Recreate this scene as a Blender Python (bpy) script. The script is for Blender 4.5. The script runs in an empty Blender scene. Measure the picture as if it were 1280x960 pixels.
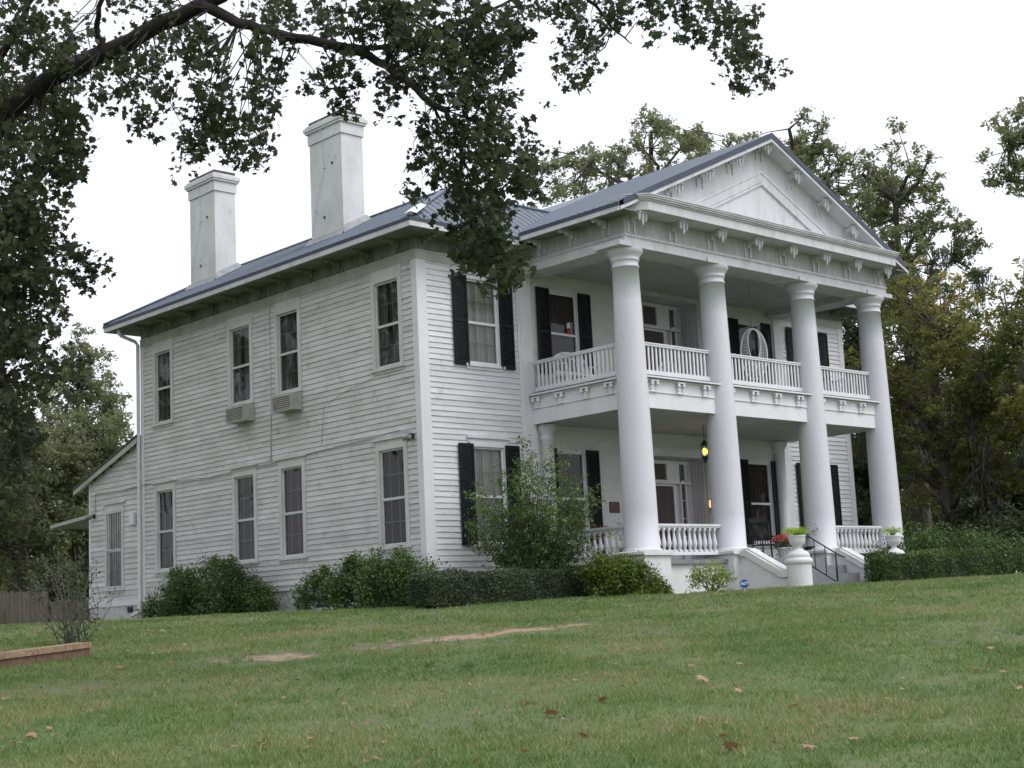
import bpy, math, random
import numpy as np
from mathutils import Matrix, Vector
random.seed(7); RNG = np.random.default_rng(7)
PI = math.pi; R = math.radians
SC = bpy.context.scene
COL = SC.collection

# ------------------------------------------------------------------ camera, world, sun, exposure
CM = np.array([[0.7303259191678034, -0.07177460585568074, -0.6793176412739219],
               [-0.6814485209972828, -0.14563690770941357, -0.7172292550805884],
               [-0.047454873536013936, 0.9867311069042464, -0.15527310749315054]])
CP = np.array([-20.809, -24.938, -0.194]); FPX = 1838.1
cd = bpy.data.cameras.new('camera'); cam = bpy.data.objects.new('camera', cd); COL.objects.link(cam)
cd.lens = FPX / 1280 * 36.0; cd.sensor_width = 36.0; cd.clip_start = 0.1; cd.clip_end = 2000
mw = Matrix.Identity(4)
for i in range(3):
    for j in range(3): mw[i][j] = CM[i][j]
    mw[i][3] = CP[i]
cam.matrix_world = mw; SC.camera = cam

SUN_EL, SUN_AZ = R(52), R(152)      # azimuth measured from +Y towards +X
w = bpy.data.worlds.new('World'); SC.world = w; w.use_nodes = True
nt = w.node_tree; nt.nodes.clear()
wo = nt.nodes.new('ShaderNodeOutputWorld'); bg = nt.nodes.new('ShaderNodeBackground')
sky = nt.nodes.new('ShaderNodeTexSky'); sky.sky_type = 'NISHITA'; sky.sun_disc = False
sky.sun_elevation = SUN_EL; sky.sun_rotation = SUN_AZ; sky.air_density = 1.0; sky.dust_density = 6.0; sky.ozone_density = 1.0
# thin even overcast: the sky's own light, most of its blue scattered out, broken by a faint cloud pattern
hs = nt.nodes.new('ShaderNodeHueSaturation'); hs.inputs['Saturation'].default_value = 0.10
tc = nt.nodes.new('ShaderNodeTexCoord'); mp = nt.nodes.new('ShaderNodeMapping'); mp.inputs['Scale'].default_value = (1, 1, 2.5)
nz = nt.nodes.new('ShaderNodeTexNoise'); nz.inputs['Scale'].default_value = 2.2; nz.inputs['Detail'].default_value = 5
rp = nt.nodes.new('ShaderNodeValToRGB'); rp.color_ramp.elements[0].position = .35; rp.color_ramp.elements[1].position = .65
rp.color_ramp.elements[0].color = (.93, .95, .99, 1); rp.color_ramp.elements[1].color = (1, 1, 1, 1)
even = nt.nodes.new('ShaderNodeMixRGB'); even.inputs[0].default_value = .72; even.inputs[2].default_value = (10.4, 10.6, 11.5, 1)
mu = nt.nodes.new('ShaderNodeMixRGB'); mu.blend_type = 'MULTIPLY'; mu.inputs[0].default_value = 1
L = nt.links
L.new(sky.outputs[0], hs.inputs['Color']); L.new(hs.outputs[0], even.inputs[1]); L.new(tc.outputs['Generated'], mp.inputs[0])
L.new(mp.outputs[0], nz.inputs[0]); L.new(nz.outputs[0], rp.inputs[0]); L.new(even.outputs[0], mu.inputs[1]); L.new(rp.outputs[0], mu.inputs[2])
L.new(mu.outputs[0], bg.inputs[0]); L.new(bg.outputs[0], wo.inputs[0])
bg.inputs[1].default_value = 0.11
sd = bpy.data.lights.new('sun', 'SUN'); so = bpy.data.objects.new('sun', sd); COL.objects.link(so)
sd.energy = 1.1; sd.angle = R(35); sd.color = (1, .975, .955)
sv = Vector((math.sin(SUN_AZ) * math.cos(SUN_EL), math.cos(SUN_AZ) * math.cos(SUN_EL), math.sin(SUN_EL)))
so.rotation_euler = sv.to_track_quat('Z', 'Y').to_euler()
SC.view_settings.view_transform = 'Standard'; SC.view_settings.look = 'None'; SC.view_settings.gamma = 1
SC.view_settings.exposure = 0.42; SC.view_settings.use_curve_mapping = False
SC.render.engine = 'CYCLES'
SC.cycles.max_bounces = 8; SC.cycles.transparent_max_bounces = 12

# ------------------------------------------------------------------ helpers
DV = np.array([.679, .717]); DV /= np.linalg.norm(DV)
def ground(x, y):
    s = (x - CP[0]) * DV[0] + (y - CP[1]) * DV[1]; t = (x - CP[0]) * DV[1] - (y - CP[1]) * DV[0]
    z = .11 - .061 * np.logaddexp(0, 31 - np.maximum(s, -60)) + .012 * np.clip(t - 4, 0, 40) / (1 + np.exp(-np.clip(s - 33, -60, 60)))
    return z
def at(u, v, dist):            # the point seen at a photo pixel, dist metres along the view axis
    c = CM @ np.array([(u - 640) / FPX, -(v - 480) / FPX, -1.0]); return CP + c * dist
def spot(u, dist):             # where that column of the picture meets the ground
    p = at(u, 769, dist); return (float(p[0]), float(p[1]), float(ground(p[0], p[1])))

def tag(o, label=None, cat=None, group=None, kind=None):
    if label: o['label'] = label
    if cat: o['category'] = cat
    if group: o['group'] = group
    if kind: o['kind'] = kind
    return o
def empty(name, loc=(0, 0, 0), rz=0, **k):
    o = bpy.data.objects.new(name, None); o.empty_display_size = .2; o.location = loc; o.rotation_euler = (0, 0, rz)
    COL.objects.link(o); return tag(o, **k)
def link(name, me, parent=None, loc=None, rz=0):
    o = bpy.data.objects.new(name, me); COL.objects.link(o)
    if parent: o.parent = parent
    if loc is not None: o.location = loc
    o.rotation_euler = (0, 0, rz); return o
def copy_tree(o, parent=None):
    c = o.copy(); COL.objects.link(c); c.parent = parent
    for ch in [x for x in o.children]: copy_tree(ch, c)
    return c

class MB:
    def __init__(s): s.v = []; s.f = []; s.sm = []
    def add(s, vs, fs, smooth=False):
        n = len(s.v); s.v += [tuple(map(float, p)) for p in vs]
        for f in fs: s.f.append(tuple(n + i for i in f)); s.sm.append(smooth)
        return s
    def box(s, x0, x1, y0, y1, z0, z1):
        x0, x1 = min(x0, x1), max(x0, x1); y0, y1 = min(y0, y1), max(y0, y1); z0, z1 = min(z0, z1), max(z0, z1)
        return s.add([(x0, y0, z0), (x1, y0, z0), (x1, y1, z0), (x0, y1, z0), (x0, y0, z1), (x1, y0, z1), (x1, y1, z1), (x0, y1, z1)],
                     [(0, 3, 2, 1), (4, 5, 6, 7), (0, 1, 5, 4), (1, 2, 6, 5), (2, 3, 7, 6), (3, 0, 4, 7)])
    def quad(s, *p): return s.add(p, [tuple(range(len(p)))])
    def prism(s, poly, f0, f1):      # poly: 2D list; f0, f1 map (a,b) to the two end faces
        n = len(poly); a = [f0(*p) for p in poly]; b = [f1(*p) for p in poly]
        return s.add(a + b, [tuple(range(n))[::-1], tuple(range(n, 2 * n))] + [(i, (i + 1) % n, n + (i + 1) % n, n + i) for i in range(n)])
    def lathe(s, prof, c=(0, 0, 0), n=24, smooth=True):
        vs = []
        for r, z in prof:
            for k in range(n):
                a = 2 * PI * k / n; vs.append((c[0] + r * math.cos(a), c[1] + r * math.sin(a), c[2] + z))
        fs = [(i * n + k, i * n + (k + 1) % n, (i + 1) * n + (k + 1) % n, (i + 1) * n + k) for i in range(len(prof) - 1) for k in range(n)]
        s.add(vs, fs, smooth)
        m = len(prof) - 1
        s.add([vs[k] for k in range(n)], [tuple(range(n))[::-1]]); s.add([vs[m * n + k] for k in range(n)], [tuple(range(n))]); return s
    def tube(s, pts, rad, n=6, smooth=True, close=False):
        P = [np.array(p, float) for p in pts]
        if not hasattr(rad, '__len__'): rad = [rad] * len(P)
        vs = []; up = np.array([0.13, .21, 1.0]); last = None
        for i, p in enumerate(P):
            if close: t = P[(i + 1) % len(P)] - P[i - 1]
            else: t = P[min(i + 1, len(P) - 1)] - P[max(i - 1, 0)]
            t = t / (np.linalg.norm(t) + 1e-9)
            if last is None:
                a = np.cross(t, up)
                if np.linalg.norm(a) < .1: a = np.cross(t, [1, 0, 0])
            else: a = last - t * np.dot(last, t)
            a /= np.linalg.norm(a) + 1e-9; last = a; b = np.cross(t, a)
            for k in range(n):
                th = 2 * PI * k / n; vs.append(p + rad[i] * (a * math.cos(th) + b * math.sin(th)))
        m = len(P); rng = range(m if close else m - 1)
        fs = [(i * n + k, i * n + (k + 1) % n, ((i + 1) % m) * n + (k + 1) % n, ((i + 1) % m) * n + k) for i in rng for k in range(n)]
        if not close: fs += [tuple(range(n))[::-1], tuple(range((m - 1) * n, m * n))]
        return s.add(vs, fs, smooth)
    def mesh(s, name, mat):
        me = bpy.data.meshes.new(name); me.from_pydata(s.v, [], s.f); me.materials.append(mat)
        me.polygons.foreach_set('use_smooth', s.sm); me.validate(); me.update(); return me
    def build(s, name, mat, parent=None, loc=None, rz=0): return link(name, s.mesh(name, mat), parent, loc, rz)

def np_mesh(name, V, nper, F, mats, matidx=None):   # V (N*nper,3), F list of local faces shared by every island
    N = len(V) // nper; me = bpy.data.meshes.new(name)
    loops = []; starts = []; tot = 0
    lf = [np.array(f) for f in F]; ln = sum(len(f) for f in F)
    base = (np.arange(N) * nper)[:, None]
    allf = np.concatenate(lf)[None, :] + base
    st = np.cumsum([0] + [len(f) for f in F[:-1]])[None, :] + (np.arange(N) * ln)[:, None]
    me.vertices.add(len(V)); me.vertices.foreach_set('co', np.asarray(V, np.float32).ravel())
    me.loops.add(N * ln); me.loops.foreach_set('vertex_index', allf.ravel().astype(np.int32))
    me.polygons.add(N * len(F)); me.polygons.foreach_set('loop_start', st.ravel().astype(np.int32))
    for m in (mats if isinstance(mats, (list, tuple)) else [mats]): me.materials.append(m)
    if matidx is not None: me.polygons.foreach_set('material_index', np.repeat(matidx, len(F)).astype(np.int32))
    me.update(calc_edges=True); me.validate(); return me

LOBED = np.array([(0, -.5), (.18, -.28), (.42, -.3), (.28, -.02), (.5, .16), (.2, .22), (0, .55), (-.2, .22), (-.5, .16), (-.28, -.02), (-.42, -.3), (-.18, -.28)])
OVAL = np.array([(0, -.5), (.26, -.12), (.22, .22), (0, .5), (-.22, .22), (-.26, -.12)])
RHOMB = np.array([(0, -.5), (.3, 0), (0, .5), (-.3, 0)])
def leaf_verts(C, size, shape, up=.5, rng=RNG):
    N = len(C); n = rng.normal(size=(N, 3)); n[:, 2] = np.abs(n[:, 2]) + up; n /= np.linalg.norm(n, axis=1)[:, None]
    a = rng.normal(size=(N, 3)); a -= n * (a * n).sum(1)[:, None]; a /= np.linalg.norm(a, axis=1)[:, None]; b = np.cross(n, a)
    sz = size * np.clip(rng.lognormal(-.05, .34, N), .4, 1.9)
    a = a * rng.uniform(.55, 1.1, N)[:, None]          # leaves seen narrow, curled or broad
    V = C[:, None, :] + sz[:, None, None] * (a[:, None, :] * shape[None, :, 0, None] + b[:, None, :] * shape[None, :, 1, None]
        - n[:, None, :] * (np.abs(shape[None, :, 0, None]) * .35 + shape[None, :, 1, None] ** 2 * .4))
    return V.reshape(-1, 3)
def leaf_mesh(name, C, size, shape, mat, up=.5, matidx=None):
    C = np.asarray(C, float)
    return np_mesh(name, leaf_verts(C, size, shape, up), len(shape), [tuple(range(len(shape)))], mat, matidx)

# ------------------------------------------------------------------ materials
def M_new(name):
    m = bpy.data.materials.new(name); m.use_nodes = True; t = m.node_tree; t.nodes.clear()
    o = t.nodes.new('ShaderNodeOutputMaterial'); return m, t, o
def node(t, kind, **inp):
    n = t.nodes.new(kind)
    for k, v in inp.items():
        k = k.replace('_', ' ')
        if k in n.inputs: n.inputs[k].default_value = v
    return n
def mat(name, c1, c2=None, scale=4, rough=.6, bump=0, bscale=40, stretch=(1, 1, 1), metal=0, lo=.35, hi=.7, detail=6, spec=.4, coat=0, c3=None, s3=1.0, lo3=.5, hi3=.7):
    m, t, o = M_new(name); b = t.nodes.new('ShaderNodeBsdfPrincipled'); t.links.new(b.outputs[0], o.inputs[0])
    b.inputs['Roughness'].default_value = rough; b.inputs['Metallic'].default_value = metal; b.inputs['Specular IOR Level'].default_value = spec
    g = t.nodes.new('ShaderNodeNewGeometry'); mp_ = t.nodes.new('ShaderNodeMapping'); mp_.inputs['Scale'].default_value = stretch
    t.links.new(g.outputs['Position'], mp_.inputs[0])
    if c2:
        n = node(t, 'ShaderNodeTexNoise', Scale=scale, Detail=detail, Roughness=.6); t.links.new(mp_.outputs[0], n.inputs[0])
        r = t.nodes.new('ShaderNodeValToRGB'); r.color_ramp.elements[0].position = lo; r.color_ramp.elements[1].position = hi
        r.color_ramp.elements[0].color = (*c1, 1); r.color_ramp.elements[1].color = (*c2, 1); t.links.new(n.outputs[0], r.inputs[0]); out = r.outputs[0]
        if c3:
            n3 = node(t, 'ShaderNodeTexNoise', Scale=s3, Detail=8, Roughness=.7); t.links.new(g.outputs['Position'], n3.inputs[0])
            r3 = t.nodes.new('ShaderNodeMapRange'); r3.inputs['From Min'].default_value = lo3; r3.inputs['From Max'].default_value = hi3; t.links.new(n3.outputs[0], r3.inputs[0])
            mx = t.nodes.new('ShaderNodeMixRGB'); t.links.new(r3.outputs[0], mx.inputs[0]); t.links.new(out, mx.inputs[1]); mx.inputs[2].default_value = (*c3, 1); out = mx.outputs[0]
        t.links.new(out, b.inputs['Base Color'])
    else: b.inputs['Base Color'].default_value = (*c1, 1)
    if bump:
        n2 = node(t, 'ShaderNodeTexNoise', Scale=bscale, Detail=5); t.links.new(mp_.outputs[0], n2.inputs[0])
        bp = t.nodes.new('ShaderNodeBump'); bp.inputs['Strength'].default_value = bump; bp.inputs['Distance'].default_value = .02
        t.links.new(n2.outputs[0], bp.inputs['Height']); t.links.new(bp.outputs[0], b.inputs['Normal'])
    return m
def board_tone(m, lo=.86, flake=(.30, .29, .26)):
    t = m.node_tree; b = [n for n in t.nodes if n.type == 'BSDF_PRINCIPLED'][0]; src = b.inputs['Base Color'].links[0].from_socket
    g = t.nodes.new('ShaderNodeNewGeometry'); mr = t.nodes.new('ShaderNodeMapRange'); mr.inputs['To Min'].default_value = lo; mr.inputs['To Max'].default_value = 1.0
    t.links.new(g.outputs['Random Per Island'], mr.inputs[0])
    vm = t.nodes.new('ShaderNodeVectorMath'); vm.operation = 'SCALE'; t.links.new(src, vm.inputs[0]); t.links.new(mr.outputs[0], vm.inputs['Scale'])
    mp_ = t.nodes.new('ShaderNodeMapping'); mp_.inputs['Scale'].default_value = (1, 1, 2.2); t.links.new(g.outputs['Position'], mp_.inputs[0])
    n = node(t, 'ShaderNodeTexNoise', Scale=9.0, Detail=9, Roughness=.72); t.links.new(mp_.outputs[0], n.inputs[0])
    r = t.nodes.new('ShaderNodeMapRange'); r.inputs['From Min'].default_value = .645; r.inputs['From Max'].default_value = .70; t.links.new(n.outputs[0], r.inputs[0])
    mx = t.nodes.new('ShaderNodeMixRGB'); t.links.new(r.outputs[0], mx.inputs[0]); t.links.new(vm.outputs[0], mx.inputs[1]); mx.inputs[2].default_value = (*flake, 1)
    t.links.new(mx.outputs[0], b.inputs['Base Color']); return m
def leafmat(name, cols, trans=.3, rough=.55, scale=.5, patch=None):
    """cols: list of (position, colour) picked per leaf; a soft noise shifts whole clumps."""
    m, t, o = M_new(name); g = t.nodes.new('ShaderNodeNewGeometry')
    n = node(t, 'ShaderNodeTexNoise', Scale=scale, Detail=3); t.links.new(g.outputs['Position'], n.inputs[0])
    ad = t.nodes.new('ShaderNodeMath'); ad.operation = 'MULTIPLY_ADD'; ad.inputs[1].default_value = .55
    t.links.new(g.outputs['Random Per Island'], ad.inputs[0])
    sb = t.nodes.new('ShaderNodeMath'); sb.operation = 'MULTIPLY_ADD'; sb.inputs[1].default_value = 1.3; sb.inputs[2].default_value = -.42
    t.links.new(n.outputs[0], sb.inputs[0]); t.links.new(sb.outputs[0], ad.inputs[2])
    r = t.nodes.new('ShaderNodeValToRGB'); el = r.color_ramp.elements
    el[0].position = cols[0][0]; el[0].color = (*cols[0][1], 1); el[1].position = cols[-1][0]; el[1].color = (*cols[-1][1], 1)
    for p, c in cols[1:-1]: e = el.new(p); e.color = (*c, 1)
    t.links.new(ad.outputs[0], r.inputs[0])
    b = t.nodes.new('ShaderNodeBsdfPrincipled'); b.inputs['Roughness'].default_value = rough; b.inputs['Specular IOR Level'].default_value = .35
    t.links.new(r.outputs[0], b.inputs['Base Color'])
    tr = t.nodes.new('ShaderNodeBsdfTranslucent'); hs_ = node(t, 'ShaderNodeHueSaturation', Value=1.35, Saturation=1.1); hs_.inputs['Hue'].default_value = .485
    t.links.new(r.outputs[0], hs_.inputs['Color']); t.links.new(hs_.outputs[0], tr.inputs[0])
    mx = t.nodes.new('ShaderNodeMixShader'); mx.inputs[0].default_value = trans
    t.links.new(b.outputs[0], mx.inputs[1]); t.links.new(tr.outputs[0], mx.inputs[2]); t.links.new(mx.outputs[0], o.inputs[0]); return m

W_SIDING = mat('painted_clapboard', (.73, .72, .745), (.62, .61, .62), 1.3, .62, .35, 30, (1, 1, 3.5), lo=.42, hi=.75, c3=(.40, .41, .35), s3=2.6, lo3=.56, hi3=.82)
W_SIDE = mat('weathered_shaded_side_clapboard', (.64, .64, .63), (.51, .515, .49), 1.1, .66, .4, 30, (1, 1, 3), lo=.4, hi=.74, c3=(.30, .32, .27), s3=2.2, lo3=.55, hi3=.82)  # greenish grime, with the left side's shade also put into a darker base
W_SIDETRIM = mat('weathered_shaded_window_trim', (.60, .60, .59), (.48, .485, .46), 2, .65, .2, 25, (1, 1, .5), c3=(.32, .33, .28), s3=5, lo3=.58, hi3=.85)  # stained trim, darkened to follow the shade painted into the left wall
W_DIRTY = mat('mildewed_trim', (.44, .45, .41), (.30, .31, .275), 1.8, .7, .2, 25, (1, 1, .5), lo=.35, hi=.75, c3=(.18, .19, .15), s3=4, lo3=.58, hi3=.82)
W_TRIM = mat('painted_trim', (.70, .69, .715), (.60, .59, .60), 2.2, .55, .15, 25, (1, 1, .5), lo=.4, hi=.8, c3=(.42, .42, .38), s3=5, lo3=.62, hi3=.85)
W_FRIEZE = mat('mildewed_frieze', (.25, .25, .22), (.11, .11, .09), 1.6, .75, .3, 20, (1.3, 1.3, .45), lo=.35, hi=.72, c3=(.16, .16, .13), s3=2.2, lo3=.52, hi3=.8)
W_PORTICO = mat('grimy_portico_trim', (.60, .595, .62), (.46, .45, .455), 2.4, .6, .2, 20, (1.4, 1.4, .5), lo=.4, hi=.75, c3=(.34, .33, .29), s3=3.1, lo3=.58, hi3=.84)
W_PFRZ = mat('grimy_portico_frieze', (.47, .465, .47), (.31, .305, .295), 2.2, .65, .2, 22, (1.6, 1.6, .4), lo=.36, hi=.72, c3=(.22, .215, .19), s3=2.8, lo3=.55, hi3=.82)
W_COL = mat('painted_column', (.61, .61, .645), (.57, .57, .60), 1.4, .55, .15, 14, (1, 1, .3), lo=.35, hi=.8, c3=(.46, .46, .43), s3=4.5, lo3=.58, hi3=.85)
W_STUCCO = mat('painted_stucco', (.68, .675, .68), (.58, .575, .565), 2.5, .7, .3, 60, c3=(.42, .40, .34), s3=3, lo3=.6, hi3=.85)
W_CHIM = mat('stucco_chimney', (.66, .665, .66), (.50, .505, .49), 1.5, .8, .4, 30, (1, 1, .6), lo=.35, hi=.75, c3=(.30, .30, .27), s3=3.5, lo3=.58, hi3=.8)
LEAD = mat('dull_flashing', (.24, .25, .26), (.34, .35, .36), 5, .6, .2)
CAPDARK = mat('sooty_cap', (.05, .05, .05), (.14, .13, .12), 9, .85, .4)
ROOFM = mat('blue_metal_roof', (.080, .100, .130), (.105, .125, .155), 1.2, .42, .05, 10, metal=.25, lo=.3, hi=.8, spec=.5)
NAVY = mat('navy_drip_edge', (.030, .042, .068), (.045, .058, .085), 4, .45)
SHUT = mat('black_green_shutter', (.004, .007, .009), (.008, .013, .016), 5, .6, .1, spec=.25)
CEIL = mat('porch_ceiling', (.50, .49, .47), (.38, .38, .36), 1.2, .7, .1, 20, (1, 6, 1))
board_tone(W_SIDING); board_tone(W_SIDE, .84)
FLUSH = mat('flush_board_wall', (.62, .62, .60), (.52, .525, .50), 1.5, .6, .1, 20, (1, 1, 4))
DECKM = mat('grey_deck_paint', (.17, .18, .185), (.24, .25, .25), 6, .6, .1)
STEPM = mat('grey_step_paint', (.16, .175, .185), (.21, .225, .235), 5, .6, .15)
DARKROOM = mat('dim_room', (.05, .043, .04), (.065, .058, .052), 2, .9)
DARKGAP = mat('dark_gap', (.03, .03, .03), None, rough=.9)
FOUND = mat('painted_foundation', (.55, .56, .56), (.42, .43, .42), 3, .8, .4, 30, c3=(.2, .2, .18), s3=4)
IRON = mat('black_iron', (.012, .012, .014), None, rough=.45, spec=.5)
ACM = mat('beige_plastic', (.42, .41, .37), (.32, .31, .28), 6, .5)
ACG = mat('brown_grille', (.045, .035, .022), (.07, .055, .035), 20, .6)
METALW = mat('white_enamel', (.70, .71, .72), (.60, .61, .62), 4, .4)
SCREEN = mat('grey_cable', (.22, .22, .21), None, rough=.7)
BRONZE = mat('bronze_plaque', (.06, .035, .028), (.09, .05, .04), 30, .45, metal=.4)
def curtain(name, c1, c2, sc=24):
    return mat(name, c1, c2, sc, .85, .0, stretch=(1, 1, .04), lo=.3, hi=.72, detail=3)
MUNTIN = mat('grey_muntins', (.20, .195, .19), (.26, .255, .25), 5, .6)
MUNTIN_DARK = mat('dark_muntins', (.05, .05, .05), None, rough=.6)
CUR_BROWN = curtain('brown_curtain', (.05, .035, .032), (.085, .06, .055))
CUR_RED = curtain('red_brown_curtain', (.12, .045, .035), (.085, .055, .05))
CUR_GREY = curtain('grey_curtain', (.20, .19, .18), (.085, .08, .078), 9)
CUR_LACE = curtain('lace_curtain', (.50, .49, .45), (.34, .33, .30), 16)
CUR_DARK = curtain('dark_screen', (.075, .055, .06), (.10, .078, .082), 20)

def glassmat(name='window_glass', refl=.5):
    m, t, o = M_new(name)
    tr = t.nodes.new('ShaderNodeBsdfTransparent'); tr.inputs[0].default_value = (.82, .84, .83, 1)
    gl = t.nodes.new('ShaderNodeBsdfGlossy'); gl.inputs['Roughness'].default_value = .03; gl.inputs[0].default_value = (.9, .92, .92, 1)
    g = t.nodes.new('ShaderNodeNewGeometry'); n = node(t, 'ShaderNodeTexNoise', Scale=1.6, Detail=1); t.links.new(g.outputs['Position'], n.inputs[0])
    bp = t.nodes.new('ShaderNodeBump'); bp.inputs['Strength'].default_value = .22; bp.inputs['Distance'].default_value = .05
    t.links.new(n.outputs[0], bp.inputs['Height']); t.links.new(bp.outputs[0], gl.inputs['Normal'])
    fr = node(t, 'ShaderNodeFresnel', IOR=1.5); ml = t.nodes.new('ShaderNodeMath'); ml.operation = 'MULTIPLY'; ml.inputs[1].default_value = 1.6 * refl * 2
    t.links.new(fr.outputs[0], ml.inputs[0]); mx = t.nodes.new('ShaderNodeMixShader'); ml.use_clamp = True
    t.links.new(ml.outputs[0], mx.inputs[0]); t.links.new(tr.outputs[0], mx.inputs[1]); t.links.new(gl.outputs[0], mx.inputs[2]); t.links.new(mx.outputs[0], o.inputs[0]); return m
GLASS = glassmat(refl=.2)
def emit(name, c, s):
    m, t, o = M_new(name); e = t.nodes.new('ShaderNodeEmission'); e.inputs[0].default_value = (*c, 1); e.inputs[1].default_value = s
    t.links.new(e.outputs[0], o.inputs[0]); return m
BARK = mat('oak_bark', (.018, .015, .013), (.042, .036, .030), 6, .9, .8, 18, (1, 1, .4))
BARK2 = mat('grey_bark', (.07, .06, .05), (.13, .115, .10), 5, .9, .6, 14, (1, 1, .3))
LF_OAK = leafmat('oak_leaves', [(.05, (.030, .046, .022)), (.45, (.046, .062, .032)), (.85, (.078, .096, .046)), (1, (.13, .09, .045))], .40)
LF_BG = leafmat('far_leaves', [(.05, (.125, .145, .078)), (.5, (.175, .20, .105)), (.95, (.235, .245, .135))], .55, scale=.25)  # leaf colour made paler to carry the sky glare on the crowns
LF_DARK = leafmat('dark_far_leaves', [(.05, (.052, .072, .040)), (.5, (.078, .104, .056)), (.95, (.115, .145, .07))], .35, scale=.25)
LF_AUT = leafmat('turning_leaves', [(.05, (.10, .125, .042)), (.45, (.16, .185, .058)), (.72, (.25, .24, .065)), (.88, (.38, .27, .06)), (1, (.28, .13, .05))], .5, scale=.3)
LF_AZ = leafmat('azalea_leaves', [(.05, (.042, .074, .023)), (.5, (.074, .128, .037)), (.95, (.13, .205, .058))], .22, scale=1.2)
LF_BOX = leafmat('boxwood_leaves', [(.05, (.038, .056, .030)), (.5, (.062, .088, .045)), (.95, (.10, .135, .065))], .18, scale=1.5)
LF_HEDGE = leafmat('clipped_hedge_leaves', [(.05, (.042, .070, .022)), (.5, (.075, .118, .034)), (.95, (.13, .185, .055))], .2, scale=1.5)
LF_TALL = leafmat('privet_leaves', [(.05, (.068, .108, .036)), (.5, (.11, .17, .055)), (.95, (.18, .26, .09))], .3, scale=1)
LF_LIME = leafmat('lime_leaves', [(.05, (.09, .15, .03)), (.5, (.17, .24, .05)), (.95, (.30, .36, .08))], .3, scale=2)
LF_FERN = leafmat('fern_fronds', [(.05, (.17, .27, .03)), (.5, (.28, .42, .05)), (.95, (.42, .55, .08))], .35, scale=3)
LF_MUM = leafmat('mum_petals', [(.1, (.55, .06, .10)), (.45, (.62, .10, .16)), (.7, (.70, .16, .05)), (.95, (.80, .28, .05))], .2, scale=6)
LF_DRY = leafmat('dry_leaves', [(.05, (.16, .085, .045)), (.5, (.27, .16, .09)), (.95, (.40, .28, .17))], .15, scale=2)
MOSS = leafmat('spanish_moss', [(.1, (.085, .088, .075)), (.9, (.13, .13, .11))], .25, scale=1)
LF_YEL = leafmat('yellow_green_leaves', [(.05, (.06, .10, .022)), (.5, (.115, .165, .035)), (.95, (.20, .25, .055))], .3, scale=2)
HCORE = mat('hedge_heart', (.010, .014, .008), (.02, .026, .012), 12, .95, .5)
GRASS = leafmat('grass_blades', [(.0, (.070, .132, .036)), (.35, (.115, .190, .056)), (.6, (.175, .235, .082)), (.8, (.28, .265, .125)), (1, (.34, .27, .16))], .28, scale=.45)
SOIL = None

def lawn_mat():
    m, t, o = M_new('lawn_soil'); b = t.nodes.new('ShaderNodeBsdfPrincipled'); b.inputs['Roughness'].default_value = .95; t.links.new(b.outputs[0], o.inputs[0])
    g = t.nodes.new('ShaderNodeNewGeometry')
    n = node(t, 'ShaderNodeTexNoise', Scale=.9, Detail=8, Roughness=.65); t.links.new(g.outputs['Position'], n.inputs[0])
    r = t.nodes.new('ShaderNodeValToRGB'); e = r.color_ramp.elements
    e[0].position = .3; e[0].color = (.060, .095, .030, 1); e[1].position = .75; e[1].color = (.12, .12, .055, 1); x = e.new(.52); x.color = (.08, .125, .034, 1)
    t.links.new(n.outputs[0], r.inputs[0])
    at_ = t.nodes.new('ShaderNodeAttribute'); at_.attribute_name = 'bare'
    n2 = node(t, 'ShaderNodeTexNoise', Scale=7, Detail=6); t.links.new(g.outputs['Position'], n2.inputs[0])
    r2 = t.nodes.new('ShaderNodeValToRGB'); r2.color_ramp.elements[0].color = (.085, .06, .042, 1); r2.color_ramp.elements[1].color = (.19, .145, .105, 1)
    r2.color_ramp.elements[0].position = .3; r2.color_ramp.elements[1].position = .7; t.links.new(n2.outputs[0], r2.inputs[0])
    mx = t.nodes.new('ShaderNodeMixRGB'); t.links.new(at_.outputs['Fac'], mx.inputs[0]); t.links.new(r.outputs[0], mx.inputs[1]); 
    hb = t.nodes.new('ShaderNodeMapRange'); hb.inputs['From Min'].default_value = .6; hb.inputs['From Max'].default_value = .95; t.links.new(at_.outputs['Fac'], hb.inputs[0])
    mb_ = t.nodes.new('ShaderNodeMixRGB'); t.links.new(hb.outputs[0], mb_.inputs[0]); t.links.new(r2.outputs[0], mb_.inputs[1]); mb_.inputs[2].default_value = (.31, .215, .14, 1); t.links.new(mb_.outputs[0], mx.inputs[2])
    # break the edge of every worn spot up with clods and stray green
    n4 = node(t, 'ShaderNodeTexNoise', Scale=5.5, Detail=8, Roughness=.75); t.links.new(g.outputs['Position'], n4.inputs[0])
    mm = t.nodes.new('ShaderNodeMath'); mm.operation = 'MULTIPLY_ADD'; mm.inputs[1].default_value = 2.6; mm.inputs[2].default_value = -1.3; t.links.new(n4.outputs[0], mm.inputs[0])
    ma = t.nodes.new('ShaderNodeMath'); ma.operation = 'ADD'; ma.use_clamp = True; t.links.new(at_.outputs['Fac'], ma.inputs[0]); t.links.new(mm.outputs[0], ma.inputs[1])
    mc = t.nodes.new('ShaderNodeMath'); mc.operation = 'MULTIPLY'; t.links.new(ma.outputs[0], mc.inputs[0]); t.links.new(at_.outputs['Fac'], mc.inputs[1]); t.links.new(mc.outputs[0], mx.inputs[0]); t.links.new(mc.outputs[0], hb.inputs[0])
    t.links.new(mx.outputs[0], b.inputs['Base Color'])
    bp = t.nodes.new('ShaderNodeBump'); bp.inputs['Strength'].default_value = .8; bp.inputs['Distance'].default_value = .05
    t.links.new(n2.outputs[0], bp.inputs['Height']); t.links.new(bp.outputs[0], b.inputs['Normal']); return m

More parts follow.
